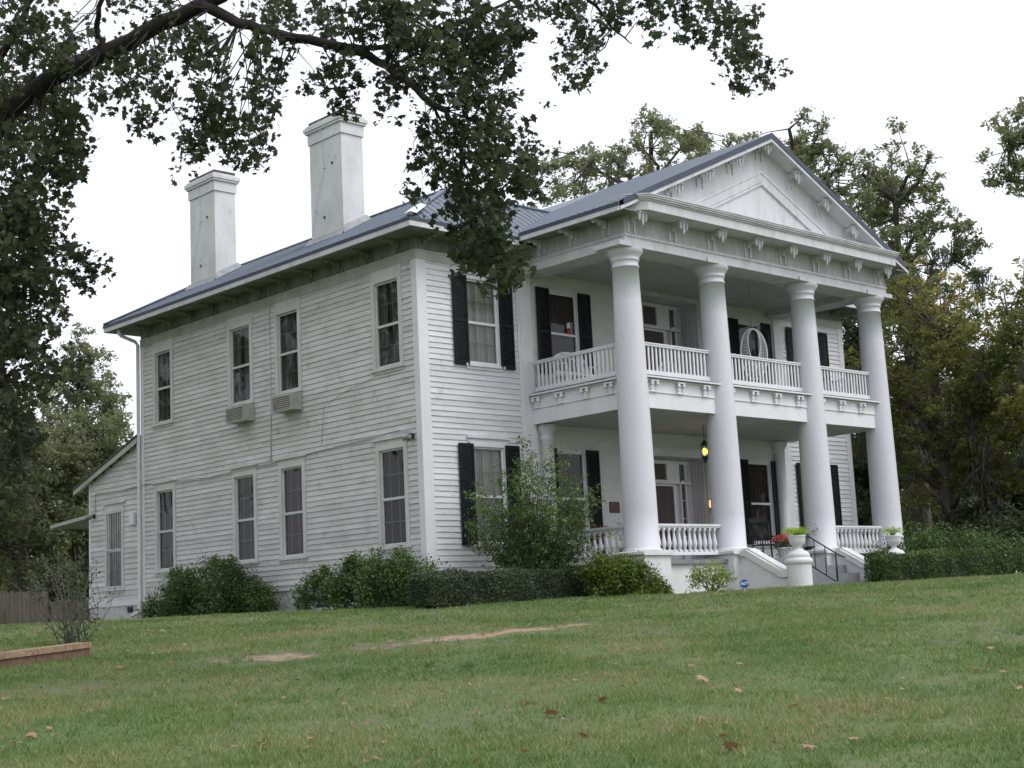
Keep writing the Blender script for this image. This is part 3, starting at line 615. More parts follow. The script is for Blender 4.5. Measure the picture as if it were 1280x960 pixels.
# scroll brackets under the eaves (one mesh, copied)
def bracket_mesh(depth=.44, h=.16, w=.10, pend=False, drop=.38, m=W_FRIEZE):
    mb = MB(); pr = [(0, 0), (-depth, 0), (-depth, -.05), (-depth * .86, -h * .75), (-depth * .6, -h * .45), (-depth * .45, -h), (-depth * .2, -h * .8), (-.05, -h * 1.5), (0, -h * 1.6)]
    mb.prism(pr, lambda p, q: (-w / 2, p, q), lambda p, q: (w / 2, p, q))
    for s in (-1, 1): mb.box(s * (w / 2 + .055) - .03, s * (w / 2 + .055) + .03, -.022, 0, -drop, 0)
    if pend:
        mb.box(-.15, .15, -depth - .02, -depth + .10, -.045, -.002)
        for x, l in ((-.11, .14), (0, .24), (.11, .14)):
            mb.lathe([(.016, -.045), (.040, -.05), (.044, -.09), (.032, -l * .6 - .03), (.037, -l * .9 - .03), (.010, -l - .08)], (x, -depth + .04, 0), 9)
    return mb.mesh('bracket', m)
bm_ = bracket_mesh(.46, .12, .09, False, .30)
zb = ZE - .16
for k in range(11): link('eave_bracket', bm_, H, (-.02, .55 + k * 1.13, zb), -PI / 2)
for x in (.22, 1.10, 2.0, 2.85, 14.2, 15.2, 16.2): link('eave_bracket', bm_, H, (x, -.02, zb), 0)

# chimneys
for y0, y1, ztop in ((3.95, 5.32, 12.70), (9.95, 11.28, 12.67)):
    x0, x1 = .98, 1.66; c = MB()
    c.box(x0, x1, y0, y1, 8.6, ztop - .55)
    for a, b, o in ((ztop - .55, ztop - .26, .035), (ztop - .26, ztop - .20, .085), (ztop - .20, ztop - .10, .115), (ztop - .10, ztop - .04, .07)): c.box(x0 - o, x1 + o, y0 - o, y1 + o, a, b)
    ch = c.build('chimney', W_CHIM, H)
    MB().box(x0 - .01, x1 + .01, y0 - .01, y1 + .01, ztop - .04, ztop + .06).build('chimney_cap', CAPDARK, ch)
    fl = MB(); zz = lambda x: 8.57 + .54 * (x + .78)
    fl.add([(x0 - .16, y0 - .12, zz(x0 - .16) + .01), (x0 - .16, y1 + .12, zz(x0 - .16) + .01), (x0 - .003, y1 + .12, zz(x0) + .12), (x0 - .003, y0 - .12, zz(x0) + .12)], [(0, 1, 2, 3)])
    fl.add([(x0 - .10, y0 - .14, zz(x0 - .1) + .02), (x1 + .1, y0 - .14, zz(x1 + .1) + .03), (x1 + .05, y0 - .004, zz(x1) + .22), (x0, y0 - .004, zz(x0) + .20)], [(0, 1, 2, 3)])
    fl.build('chimney_flashing', LEAD, ch)
    ro = MB(); ym = (y0 + y1) / 2 + .1
    ro.tube([(x0 - .12, ym, ztop + .65), (x0 - .12, ym, ztop - .1), (x0 - .02, ym, ztop - .6), (x0 - .02, ym - .05, ztop - 1.3), (x0 - .03, ym + .35, ztop - 2.3), (x0 - .03, ym + .5, zz(x0) + .2)], .006, 5)
    ro.lathe([(.02, -.02), (.03, 0), (.02, .02)], (x0 - .03, ym - .05, ztop - 1.3), 6)
    ro.build('lightning_rod', W_CHIM, ch)
    bo = MB()
    for yy, z2 in ((y0 + .4, ztop - 1.25), (ym, ztop - 2.6)): bo.lathe([(.03, -.03), (.035, 0), (.03, .03)], (x0 - .01, yy, z2), 6)
    bo.build('anchor_plate', CAPDARK, ch)

# downpipe, cable, floodlights
mb = MB(); mb.tube([(-.62, 12.55, 8.40), (-.62, 12.55, 8.26), (-.55, 12.55, 8.20), (-.16, 12.46, 8.05), (-.09, 12.44, 7.95), (-.09, 12.44, .55), (-.12, 12.44, .40), (-.35, 12.44, .28)], .052, 8); mb.build('downpipe', METALW, H)
mb = MB()
cab = [(-.05, .35, 3.98), (-.04, .75, 4.06), (-.04, 3.17, 3.97), (-.04, 6.2, 3.87), (-.04, 8.9, 3.80), (-.04, 12.1, 3.96), (-.04, 13.6, 3.90), (-.04, 15.1, 3.95), (-.04, 15.15, 3.3)]
mb.tube(cab, .012, 5); mb.tube([(p[0] - .012, p[1], p[2] - .03 - .02 * math.sin(i * 2.1)) for i, p in enumerate(cab[:-1])], .008, 5)
mb.tube([(-.04, 1.6, 5.40), (-.04, 2.4, 5.30), (-.04, 3.6, 5.02), (-.04, 3.75, 4.1)], .007, 4)
mb.tube([(-.04, 5.85, 8.3), (-.045, 5.85, 5.2), (-.04, 5.9, 3.9)], .014, 4)
mb.build('wall_cable', W_PORTICO, H)
def floodlight(loc):
    b = MB(); b.box(-.05, 0, -.06, .06, -.06, .06)
    o = b.build('floodlight', IRON, H, loc)
    for s in (-1, 1): MB().tube([(-.03, 0, 0), (-.12, .05 * s, -.02), (-.20, .10 * s, -.06)], [.02, .045, .065], 8).build('lamp_head', SCREEN, o)
floodlight((-.04, .30, 3.86)); floodlight((-.03, 15.2, 3.28))
MB().box(-.10, -.025, 12.75, 12.98, 2.85, 3.2).build('meter_box', METALW, H)

# ------------------------------------------------------------------ portico
CX = [3.489, 6.555, 10.20, 13.248]; CY = -3.19; PC = 8.35
def column_mesh():
    z0, z1 = 1.06, 7.84; prof = [(.44, 0.0), (.44, .03), (.405, .05)]
    for k in range(9):
        t = k / 8; r = .388 - .088 * t ** 1.35; prof.append((r, .06 + t * (z1 - z0 - .48)))
    h = z1 - z0
    prof += [(.322, h - .42), (.322, h - .39), (.302, h - .375), (.302, h - .27), (.33, h - .255), (.33, h - .235), (.315, h - .22), (.345, h - .16), (.395, h - .10), (.425, h - .06), (.425, h - .0)]
    mb = MB(); mb.lathe(prof, (0, 0, 0), 48); return mb.mesh('column', W_COL)
cm_ = column_mesh()
for x in CX:
    c = link('column', cm_, H, (x, CY, 1.06))
    p = MB(); p.box(-.43, .43, -.43, .43, -1.4, -.11); 
    p.prism([(-.47, -.11), (-.50, -.085), (-.50, -.03), (-.47, 0), (.47, 0), (.50, -.03), (.50, -.085), (.47, -.11)], lambda a, b: (a, -.49, b), lambda a, b: (a, .49, b))
    p.build('plinth', W_STUCCO, c)
    MB().box(-.58, .58, -.40, .40, 6.77 + .012, 6.89).build('abacus', W_PORTICO, c)
AB = 7.86; AX0, AX1, AYF = 3.13, 13.61, -3.55
# entablature: architrave, dentil band, frieze on three sides
def three(mb, o, z0, z1, t=.7):
    mb.box(AX0 - o, AX1 + o, AYF - o, AYF + t, z0, z1).box(AX0 - o, AX0 + t, AYF + t, -.065, z0, z1).box(AX1 - t, AX1 + o, AYF + t, -.065, z0, z1)
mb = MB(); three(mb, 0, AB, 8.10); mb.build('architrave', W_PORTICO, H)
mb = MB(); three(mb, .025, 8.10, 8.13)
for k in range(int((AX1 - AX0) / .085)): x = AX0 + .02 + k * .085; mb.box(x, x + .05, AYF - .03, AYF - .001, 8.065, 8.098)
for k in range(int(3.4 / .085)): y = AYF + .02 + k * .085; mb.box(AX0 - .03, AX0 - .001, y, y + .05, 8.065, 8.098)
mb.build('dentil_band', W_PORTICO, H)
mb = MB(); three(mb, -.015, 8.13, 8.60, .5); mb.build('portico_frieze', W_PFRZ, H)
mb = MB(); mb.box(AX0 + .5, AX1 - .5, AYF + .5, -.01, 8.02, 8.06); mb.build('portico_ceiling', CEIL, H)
# horizontal cornice across the front, ends clipped at an angle
def clipped(mb, x0, x1, yf, c, yb, z0, z1, x0b=None):
    poly = [(x0 - c, yb), (x0 - c, yf + c), (x0, yf), (x1, yf), (x1 + c, yf + c), (x1 + c, yb)]
    mb.prism(poly, lambda a, b: (a, b, z0), lambda a, b: (a, b, z1))
mb = MB()
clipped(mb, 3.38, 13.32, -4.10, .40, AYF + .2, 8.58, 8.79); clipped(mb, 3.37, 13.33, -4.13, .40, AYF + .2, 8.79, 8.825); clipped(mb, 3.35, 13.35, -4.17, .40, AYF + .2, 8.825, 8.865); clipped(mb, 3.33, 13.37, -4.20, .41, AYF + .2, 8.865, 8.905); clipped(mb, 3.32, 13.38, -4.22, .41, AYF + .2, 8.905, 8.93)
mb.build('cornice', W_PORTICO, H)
# eave soffit and fascia of the portico sides
SL = .46; ZR = 11.35; GY = -3.98
zr = lambda x: ZR - SL * abs(x - PC)
for s in (-1, 1):
    xe = PX0 if s < 0 else PX1; xa = AX0 if s < 0 else AX1; f = MB(); ze = zr(xe)
    f.box(xe, xe - s * .05, GY + .03, -.80, ze - .20, ze - .09); f.build('portico_fascia', W_PORTICO, H)
    f = MB(); f.box(xe - s * .05, xa - s * .015, GY + .03, -.1, ze - .14, ze - .11); f.build('portico_soffit', W_FRIEZE, H)
    f = MB(); f.box(xe + s * .02, xe - s * .03, GY, -.80, ze - .09, ze - .01); f.build('drip_edge', NAVY, roof)
# gable roof: two slopes with ribs, running back over the main roof
mb = MB(); YB = 4.6; th = .05
for s in (-1, 1):
    xe = PX0 if s < 0 else PX1; ze = zr(xe)
    a = (xe, GY, ze); b = (xe, -.78, ze); rt = (PC, GY, ZR); rb = (PC, YB, ZR)
    zq = 10.22; xq = PC + s * (ZR - zq) / SL; yq = 1.5
    mb.quad(a, b, (xq, yq, zq), (xq, YB + .0, zq), rb, rt)
    n = 24
    for k in range(n):
        y = GY + .12 + k * .225; 
        w_ = .02
        x0_ = xe
        if y > -.78: t = (y + .78) / (1.5 + .78); t = min(t, 1); x0_ = xe + (xq - xe) * t
        p = np.array((x0_, y, zr(x0_))); q = np.array((PC, y, ZR)); e = np.array((0, w_, 0)); nn = np.array((s * .42, 0, .9)) * .018
        mb.add([p - e, p + e, p + nn, q - e, q + e, q + nn], [(0, 2, 5, 3), (2, 1, 4, 5), (0, 1, 2)])
mb.quad((PC, YB, ZR), (PC - (ZR - 10.22) / SL, YB, 10.22), (PC + (ZR - 10.22) / SL, YB, 10.22))
mb.build('portico_roof', ROOFM, H)
# rake: navy verge trim, white rake soffit
for s in (-1, 1):
    xe = PX0 + .15 if s < 0 else PX1 - .15
    poly = [(xe, zr(xe) + .015), (PC, ZR + .015), (PC, ZR - .13), (xe, zr(xe) - .12)]
    MB().prism(poly, lambda a, b: (a, GY - .02, b), lambda a, b: (a, GY + .03, b)).build('verge_trim', NAVY, roof)
    xs = PX0 + .06 if s < 0 else PX1 - .06
    poly = [(xs, zr(xs) - .14), (PC, ZR - .14), (PC, ZR - .19), (xs, zr(xs) - .19)]
    MB().prism(poly, lambda a, b: (a, GY + .02, b), lambda a, b: (a, AYF + .05, b)).build('rake_soffit', W_PORTICO, H)
    poly = [(xs, zr(xs) - .125), (PC, ZR - .13), (PC, ZR - .215), (xs, zr(xs) - .21)]
    MB().prism(poly, lambda a, b: (a, GY + .0, b), lambda a, b: (a, GY + .022, b)).build('rake_edge', W_PORTICO, H)
# tympanum and its mouldings
mb = MB(); base = 8.93; xl = PC - (ZR - .19 - base) / SL; xr = 2 * PC - xl
mb.prism([(xl, base), (xr, base), (PC, ZR - .19)], lambda a, b: (a, AYF + .02, b), lambda a, b: (a, AYF + .2, b)); mb.build('pediment_wall', W_PORTICO, H)
def tri_ring(mb, apex, zbase, w1, w2, y0, y1):    # raised triangular moulding between two offsets
    xo = (apex - zbase) / SL; a = [(PC - xo, zbase), (PC + xo, zbase), (PC, apex)]
    apex2 = apex - w1 * 1.1; zb2 = zbase + w2; xi = (apex2 - zb2) / SL; b = [(PC - xi, zb2), (PC + xi, zb2), (PC, apex2)]
    for i in range(3):
        j = (i + 1) % 3; q = [a[i], a[j], b[j], b[i]]
        mb.prism(q, lambda p, r: (p, y0, r), lambda p, r: (p, y1, r))
mb = MB(); tri_ring(mb, 10.50, 8.97, .07, .06, AYF - .025, AYF + .02); tri_ring(mb, 10.42, 9.03, .20, .02, AYF - .008, AYF + .02); tri_ring(mb, 10.19, 9.05, .06, .05, AYF - .03, AYF + .02)
mb.build('pediment_moulding', W_PORTICO, H)
pb = bracket_mesh(.40, .12, .10, True, .42, W_PORTICO)
for k in range(8): link('cornice_bracket', pb, H, (3.38 + k * 1.407, AYF + .012, 8.578))
rb_ = bracket_mesh(.34, .10, .10, True, .40, W_PORTICO)
for x in (4.78, 5.95, 7.15, 8.35, 9.55, 10.75, 11.92): link('raking_bracket', rb_, H, (x, AYF + .016, zr(x) - .195))
bm2 = bracket_mesh(.46, .12, .09, False, .34, W_PORTICO)
for k in range(3):
    for x, r in ((AX0 + .012, -PI / 2), (AX1 - .012, PI / 2)): link('eave_bracket', bm2, H, (x, -3.0 + k * 1.05, zr(PX0) - .145), r)

# porch floor, steps, cheek walls
mb = MB(); mb.box(3.05, 13.65, -3.45, -.02, .76, .85); mb.build('porch_floor', DECKM, H)
for q, c in (((3.2, 6.2, -3.36, -3.2), (3.2, 3.35, -3.2, -.05)), ((10.6, 13.5, -3.36, -3.2), (13.35, 13.5, -3.2, -.05))): MB().box(*q, -.4, .76).box(*c, -.4, .76).build('porch_base_wall', W_STUCCO, H)
mb = MB(); 
for k, (z, y) in enumerate(((.85, -3.62), (.645, -3.98), (.44, -4.34), (.235, -5.1))): mb.box(6.72, 10.02, y, -3.3, -.3, z - .004 * k)
mb.build('front_steps', STEPM, H)
for xa, xb in ((6.30, 6.72), (10.02, 10.44)):
    prof = [(-3.55, -.4), (-3.55, .90), (-3.78, .90), (-4.75, .36), (-4.95, .34), (-4.95, -.4)]
    mb = MB().prism(prof, lambda a, b: (xa + .05, a, b), lambda a, b: (xb - .05, a, b)); cw = mb.build('cheek_wall', W_STUCCO, H)
    prof = [(-3.55, .90), (-3.55, 1.03), (-3.84, 1.03), (-4.80, .50), (-5.0, .48), (-5.0, .36), (-4.76, .36), (-3.79, .90)]
    MB().prism(prof, lambda a, b: (xa - .01, a, b), lambda a, b: (xb + .01, a, b)).build('coping', W_STUCCO, cw)
    MB().prism([(p, q + (.045 if i in (1, 2, 3, 4) else 0)) for i, (p, q) in enumerate(prof)], lambda a, b: (xa + .07, a, b), lambda a, b: (xb - .07, a, b)).build('coping_ridge', W_STUCCO, cw)
# balcony
BY = -3.30
mb = MB(); mb.box(3.30, 13.42, -3.42, -.01, 4.93, 4.985); mb.build('balcony_floor', DECKM, H)
mb = MB(); mb.box(3.27, 13.45, -3.45, -3.38, 4.93, 4.965).box(3.27, 3.34, -3.38, -.07, 4.93, 4.965).box(13.38, 13.45, -3.38, -.07, 4.93, 4.965)
def bthree(mb, o, z0, z1, t=.06): mb.box(3.40 - o, 13.32 + o, BY - o, BY + t, z0, z1).box(3.40 - o, 3.40 + t, BY + t, -.065, z0, z1).box(13.32 - t, 13.32 + o, BY + t, -.065, z0, z1)
bthree(mb, .0, 4.26, 4.62); bthree(mb, .025, 4.62, 4.645); bthree(mb, .01, 4.645, 4.93); bthree(mb, .05, 4.89, 4.93)
mb.build('balcony_fascia', W_TRIM, H)
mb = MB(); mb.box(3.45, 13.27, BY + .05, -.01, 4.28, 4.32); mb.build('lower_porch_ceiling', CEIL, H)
def ballbracket():
    mb = MB(); mb.box(-.17, .17, -.12, 0, -.035, 0).box(-.11, .11, -.035, 0, -.30, -.035).box(-.15, .15, -.05, 0, -.33, -.30)
    for x in (-.11, .11):
        mb.lathe([(.01, -.16), (.045, -.15), (.055, -.11), (.045, -.07), (.03, -.035)], (x, -.085, 0), 10)
        mb.lathe([(.005, -.26), (.025, -.245), (.005, -.22)], (x * .8, -.055, 0), 6)
    mb.v = [(x * .78, y * .85, z * .8) for x, y, z in mb.v]
    return mb.mesh('ball_bracket', W_TRIM)
bb = ballbracket()
for x in [4.03 + k * .915 for k in range(10)]: link('balcony_bracket', bb, H, (x, BY - .012, 4.89))
for y in (-.25, -1.03, -1.86, -2.62):
    link('balcony_bracket', bb, H, (3.388, y, 4.89), -PI / 2); link('balcony_bracket', bb, H, (13.332, y, 4.89), PI / 2)
# half columns against the wall under the balcony
for x in (3.78, 12.92):
    MB().lathe([(.22, .85), (.22, .95), (.17, .97), (.155, 3.9), (.18, 3.92), (.16, 3.95), (.16, 4.05), (.22, 4.12), (.24, 4.18), (.24, 4.26)], (x, -.10, 0), 20).build('half_column', W_TRIM, H)
# railings: each baluster a piece of its railing
def flat_baluster():
    return MB().box(-.024, .024, -.014, .014, 0, .56).mesh('baluster', W_TRIM)
def turned_baluster():
    mb = MB(); mb.box(-.045, .045, -.045, .045, 0, .05).box(-.04, .04, -.04, .04, .50, .55)
    mb.lathe([(.03, .05), (.022, .07), (.034, .10), (.052, .16), (.055, .21), (.040, .30), (.026, .40), (.022, .45), (.034, .465), (.036, .48), (.03, .50)], n=12); return mb.mesh('baluster', W_TRIM)
fb, tb = flat_baluster(), turned_baluster()
def railing(p, q, z, upper):
    p = np.array(p, float); q = np.array(q, float); Ln = np.linalg.norm(q - p); ang = math.atan2(q[1] - p[1], q[0] - p[0]); c = (p + q) / 2
    mb = MB(); h = Ln / 2
    if upper: mb.box(-h, h, -.03, .03, 0, .10).box(-h, h, -.04, .04, .66, .705).box(-h, h, -.055, .055, .705, .735)
    else: mb.box(-h, h, -.05, .05, 0, .07).box(-h, h, -.055, .055, .62, .655).box(-h, h, -.075, .075, .655, .70)
    for x in ([-h + .4, h - .4] if upper else []): mb.box(x - .02, x + .02, -.02, .02, -.10, 0)
    r = mb.build('railing', W_TRIM, H, (c[0], c[1], z), ang)
    sp = .132 if upper else .178; n = int((Ln - .05) / sp)
    for k in range(n):
        x = (k - (n - 1) / 2) * sp; b = link('baluster', fb if upper else tb, r, (x, 0, .10 if upper else .07))
    return r
for i in range(3): railing((CX[i] + .33, CY), (CX[i + 1] - .33, CY), 5.045, True)
railing((3.49, -.1), (3.49, CY + .33), 5.045, True); railing((13.25, CY + .33), (13.25, -.1), 5.045, True)
railing((CX[0] + .38, CY), (CX[1] - .38, CY), .965, False); railing((CX[2] + .38, CY), (CX[3] - .38, CY), .965, False)
railing((3.49, -.35), (3.49, CY + .38), .965, False); railing((13.25, CY + .38), (13.25, -.35), .965, False)

# ------------------------------------------------------------------ things on and around the porch
def ac_unit(y0, y1, z0, label):
    r = empty('window_air_conditioner', (0, (y0 + y1) / 2, z0), -PI / 2, label=label, cat='air conditioner', group='air conditioners under the upper windows')
    w_ = y1 - y0; h = .40; c = MB(); c.box(-w_ / 2, w_ / 2, -.36, -.03, 0, h).box(-w_ / 2 - .012, w_ / 2 + .012, -.375, -.35, -.012, h + .012)
    c.build('casing', ACM, r)
    MB().box(-w_ / 2 + .04, w_ / 2 - .04, -.379, -.376, .04, h - .04).build('grille_backing', ACG, r)
    g = MB()
    for k in range(7): z = .05 + k * (h - .10) / 6; g.box(-w_ / 2 + .03, w_ / 2 - .03, -.394, -.380, z - .009, z + .009)
    for k in range(9): x = -w_ / 2 + .05 + k * (w_ - .10) / 8; g.box(x - .005, x + .005, -.390, -.380, .04, h - .04)
    g.build('grille', ACM, r)
ac_unit(6.60, 7.42, 5.03, 'beige window air conditioner under the upper left window, left one of the two')
ac_unit(4.50, 5.30, 5.03, 'beige window air conditioner nearer the house corner, right one of the two')

def urn(x, y, z, label, h=.42):
    r = empty('stone_urn', (x, y, z), label=label, cat='urn', group='white urns at the foot of the steps')
    MB().lathe([(.25, 0), (.26, .04), (.245, .07), (.20, .12), (.13, .155), (.07, .19), (.06, .22), (.075, .24), (.12, .26), (.165, .31), (.185, .38), (.185, .44), (.20, .46), (.20, .485), (.165, .485), (.15, .44)], n=28).build('bowl', W_STUCCO, r)
    return r
def fern(x, y, z, rad, h, label, n=90, m=None, cat='fern', name='potted_fern', grp=None, seed=1):
    rng = np.random.default_rng(seed); Cs = []; r = empty(name, (x, y, z), label=label, cat=cat, group=grp)
    for k in range(n):
        a = rng.uniform(0, 2 * PI); L_ = rad * rng.uniform(.7, 1.25); hh = h * rng.uniform(.5, 1.2)
        for i in range(1, 12):
            t = i / 11; d = L_ * t; zz = hh * (2.0 * t - 1.55 * t * t)
            c = np.array([math.cos(a) * d, math.sin(a) * d, zz]); 
            for _ in range(2): Cs.append(c + rng.normal(0, .014, 3))
    link('fronds', leaf_mesh('fronds', Cs, .034, RHOMB, m or LF_FERN, .8), r)
    MB().lathe([(.12, -.10), (.15, -.01), (.05, .0)], n=14).build('soil', HCORE, r); return r
def pier(x, y, label):
    r = empty('round_pier', (x, y, 0), label=label, cat='pier', group='round white piers ending the cheek walls')
    MB().lathe([(.275, -.5), (.275, .62)], n=36).build('pier_body', W_STUCCO, r)
    MB().lathe([(.275, .62), (.305, .64), (.315, .70), (.30, .74), (.27, .76), (.26, .78), (.10, .785)], n=36).build('pier_cap', W_STUCCO, r)
pier(6.42, -5.20, 'round white pier topped by an urn, left of the front steps')
pier(10.30, -5.20, 'round white pier topped by an urn, behind the clipped hedge right of the steps')
urn(6.42, -5.20, .785, 'white stone urn on the pier left of the front steps'); fern(6.42, -5.20, 1.25, .29, .25, 'bright green fern in the urn left of the steps', seed=2, grp='ferns in the urns')
urn(10.30, -5.20, .785, 'white stone urn on the right pier, above the clipped hedge'); fern(10.30, -5.20, 1.25, .25, .30, 'thin green fern in the urn above the right hedge', n=45, seed=5, grp='ferns in the urns')

mb = MB()
A = np.array((8.12, -4.15, 1.40)); B = np.array((8.12, -5.02, .88)); d = (B - A)
mb.tube([A, A + d * .3, B, B + d * .28 + (0, 0, .03)], .017, 6)
mb.tube([B, (8.12, -5.02, .16)], .022, 6); mb.tube([A, (8.12, -4.15, .44)], .016, 6)
mb.tube([A + (0, 0, -.68), B + (0, 0, -.68)], .017, 6)
for k in (1, 2): q = A + d * k / 3; mb.tube([q, q + (0, 0, -.68)], .011, 6)
tag(mb.build('iron_handrail', IRON), 'thin black iron handrail standing on the grey front steps', 'handrail')

# hanging egg chair
def egg_chair(x, y, z, rz):
    r = empty('hanging_egg_chair', (x, y, z), rz, label='white wicker hanging egg chair on the upper balcony', cat='egg chair')
    n = 44; outs = []; ins = []
    for k in range(n):
        t = 2 * PI * k / n; ox = .335 * math.sin(t); oz = .62 - .66 * -math.cos(t)
        q = (1 - math.cos(t)) / 2                       # 0 at the top, 1 at the bottom of the opening
        ix = .20 * math.sin(t) * (1 - .55 * q); outs.append((ox, .10 - .10 * abs(math.sin(t)), oz)); ins.append((ix, -.10, 1.235 - .98 * q))
    f = MB(); f.tube(outs, .022, 7, close=True); f.tube(ins, .016, 7, close=True); f.build('frame', METALW, r)
    wv = MB()
    for k in range(n):
        for sft in (2, -2): wv.tube([outs[k], ins[(k + sft) % n]], .0055, 4)
        wv.tube([outs[k], ins[k]], .004, 4)
    for w_ in (.25, .5, .75): wv.tube([np.array(outs[k]) * (1 - w_) + np.array(ins[k]) * w_ for k in range(n)], .005, 4, close=True)
    wv.build('wicker_weave', METALW, r)
    cu = mat('orange_cushion', (.32, .14, .05), (.24, .10, .04), 12, .9)
    MB().lathe([(.02, 0), (.16, .02), (.19, .08), (.16, .14), (.05, .17)], (0, .08, .32), 20).build('cushion', cu, r)
    ch = MB(); ch.tube([(0, .10, 1.28), (0, .10, 8.01 - z)], .008, 5); ch.build('chain', SCREEN, r)
egg_chair(9.2, -2.30, 5.50, R(-43))

def wicker_seat(name, x, y, z, rz, w_, label, cat):
    r = empty(name, (x, y, z), rz, label=label, cat=cat)
    h = w_ / 2; s = MB(); s.box(-h, h, -.30, .28, .36, .42); s.build('seat', METALW, r)
    arch = [(-h * math.cos(PI * k / 16), .30, .42 + (.62 if w_ < 1 else .60) * math.sin(PI * k / 16) ** .7) for k in range(17)]
    b = MB(); b.tube(arch, .028, 6)
    inner = [((p[0]) * .82, p[1], .42 + (p[2] - .42) * .78) for p in arch]; b.tube(inner, .015, 5)
    for k in range(1, 16): b.tube([(arch[k][0], .30, .42), arch[k]], .009, 4); 
    for k in range(1, 15): b.tube([arch[k], inner[k + 1]], .007, 4)
    b.build('backrest', METALW, r)
    for sx in (-1, 1):
        MB().tube([(sx * h, .30, .72), (sx * (h + .03), 0, .68), (sx * h, -.28, .62), (sx * h, -.30, .42)], .025, 6).build('armrest', METALW, r)
        for yy in (-.27, .27): MB().tube([(sx * (h - .03), yy, 0), (sx * (h - .03), yy, .38)], .022, 6).build('leg', METALW, r)
wicker_seat('wicker_sofa', 4.32, -.75, 4.985, R(0), 1.35, 'white wicker sofa with arched back on the balcony by the left railing', 'sofa')
wicker_seat('wicker_chair', 7.55, -1.0, 4.985, R(-15), .66, 'white wicker armchair with round top on the balcony before the upper door', 'chair')

def rocker(x, y, z, rz, label):
    r = empty('rocking_chair', (x, y, z), rz, label=label, cat='rocking chair')
    MB().box(-.27, .27, -.26, .24, .40, .43).build('seat', IRON, r)
    b = MB()
    for s in (-1, 1): b.tube([(s * .25, .24, .1), (s * .25, .27, .45), (s * .26, .42, 1.12)], .022, 6)
    for k in range(6): xx = -.18 + k * .072; b.tube([(xx, .27, .45), (xx, .41, 1.02)], .014, 5)
    b.box(-.26, .26, .385, .425, 1.0, 1.12); b.build('backrest', IRON, r)
    for s in (-1, 1):
        MB().box(s * .29 - .04, s * .29 + .04, -.26, .30, .62, .645).build('armrest', IRON, r)
        MB().tube([(s * .25, -.55, .12), (s * .25, -.25, .03), (s * .25, .1, .02), (s * .25, .45, .06), (s * .25, .62, .14)], .02, 6).build('rocker', IRON, r)
        MB().tube([(s * .25, -.24, .03), (s * .25, -.24, .63)], .02, 6).build('leg', IRON, r)
rocker(9.55, -2.0, .85, R(-25), 'black rocking chair on the lower porch behind the steps')

def flower_pot(x, y, z, label):
    r = empty('flower_pot', (x, y, z), label=label, cat='flower pot')
    MB().lathe([(.13, 0), (.17, .22), (.185, .23), (.185, .27), (.16, .27)], n=20).build('pot', W_STUCCO, r)
    rng = np.random.default_rng(4); u = rng.normal(size=(700, 3)); u /= np.linalg.norm(u, axis=1)[:, None]; u[:, 2] = np.abs(u[:, 2])
    P = u * np.array([.33, .33, .24]) + (0, 0, .34)
    link('blossoms', leaf_mesh('blossoms', P[P[:, 2] > .42], .055, OVAL, LF_MUM, .9), r)
    P2 = rng.normal(size=(900, 3)) * (.15, .15, .09) + (0, 0, .36); link('leaves', leaf_mesh('leaves', P2, .05, OVAL, LF_DARK, .4), r)
flower_pot(8.56, -3.25, .85, 'white pot of pink and orange chrysanthemums at the top of the steps')
def potted(x, y, z, label, m, rad, h, name='potted_palm', cat='potted plant', n=26, seed=3, potc=None):
    r = fern(x, y, z + .30, rad, h, label, n, m, cat, name, None, seed)
    MB().lathe([(.13, -.30), (.18, -.02), (.19, 0), (.16, 0)], n=18).build('pot', potc or IRON, r)
potted(5.1, -1.2, .95, 'arching green palm in a dark pot behind the lower left railing', LF_TALL, .42, .95)
potted(4.28, -1.2, .95, 'reddish potted plant on the lower porch near the left railing', LF_DRY, .26, .75, 'potted_flower', n=40, seed=8)
potted(9.9, -3.1, .85, 'dark leafy pot plant beside the third column', LF_DARK, .34, .75, 'leafy_pot_plant', n=50, seed=9)
potted(11.6, -1.2, .85, 'broad leaved pot plant behind the right lower railing', LF_AZ, .40, .62, 'broad_pot_plant', n=40, seed=10)

# lantern, sconce, plaque, window lamp, yard sign
lx, ly, lz = 7.82, -1.6, 3.62
r = empty('hanging_lantern', (lx, ly, lz), label='black hanging lantern glowing yellow under the lower porch ceiling', cat='lantern')
f = MB(); f.tube([(0, 0, .28), (0, 0, 4.28 - lz)], .008, 5); f.lathe([(.015, .30), (.05, .24), (.11, .17), (.12, .15)], n=8, smooth=False); f.lathe([(.10, -.13), (.07, -.17), (.03, -.24), (.01, -.30)], n=8, smooth=False)
for k in range(6): a = k * PI / 3; f.tube([(.10 * math.cos(a), .10 * math.sin(a), .16), (.085 * math.cos(a), .085 * math.sin(a), -.14)], .007, 4)
f.build('lantern_frame', IRON, r)
MB().lathe([(.03, -.09), (.065, -.05), (.075, .0), (.06, .06), (.03, .09)], n=16).build('lit_globe', emit('lantern_glow', (.95, .82, .18), 1.3), r)
ld = bpy.data.lights.new('lantern_light', 'POINT'); lo_ = bpy.data.objects.new('lantern_light', ld); COL.objects.link(lo_); lo_.parent = r; lo_.location = (0, 0, 0); ld.energy = 6; ld.color = (1, .8, .35); ld.shadow_soft_size = .1
r = empty('wall_sconce', (9.80, -.07, 2.36), label='small wall sconce glowing orange beside the front door', cat='wall lamp')
f = MB(); f.box(-.03, .03, -.03, 0, -.16, .02); f.tube([(0, -.03, -.12), (-.08, -.12, -.15), (-.17, -.14, -.12), (-.17, -.14, -.02)], .012, 5); f.lathe([(.01, -.22), (.02, -.12), (.035, -.03), (.03, 0)], (-.17, -.14, 0), 8); f.build('bracket', IRON, r)
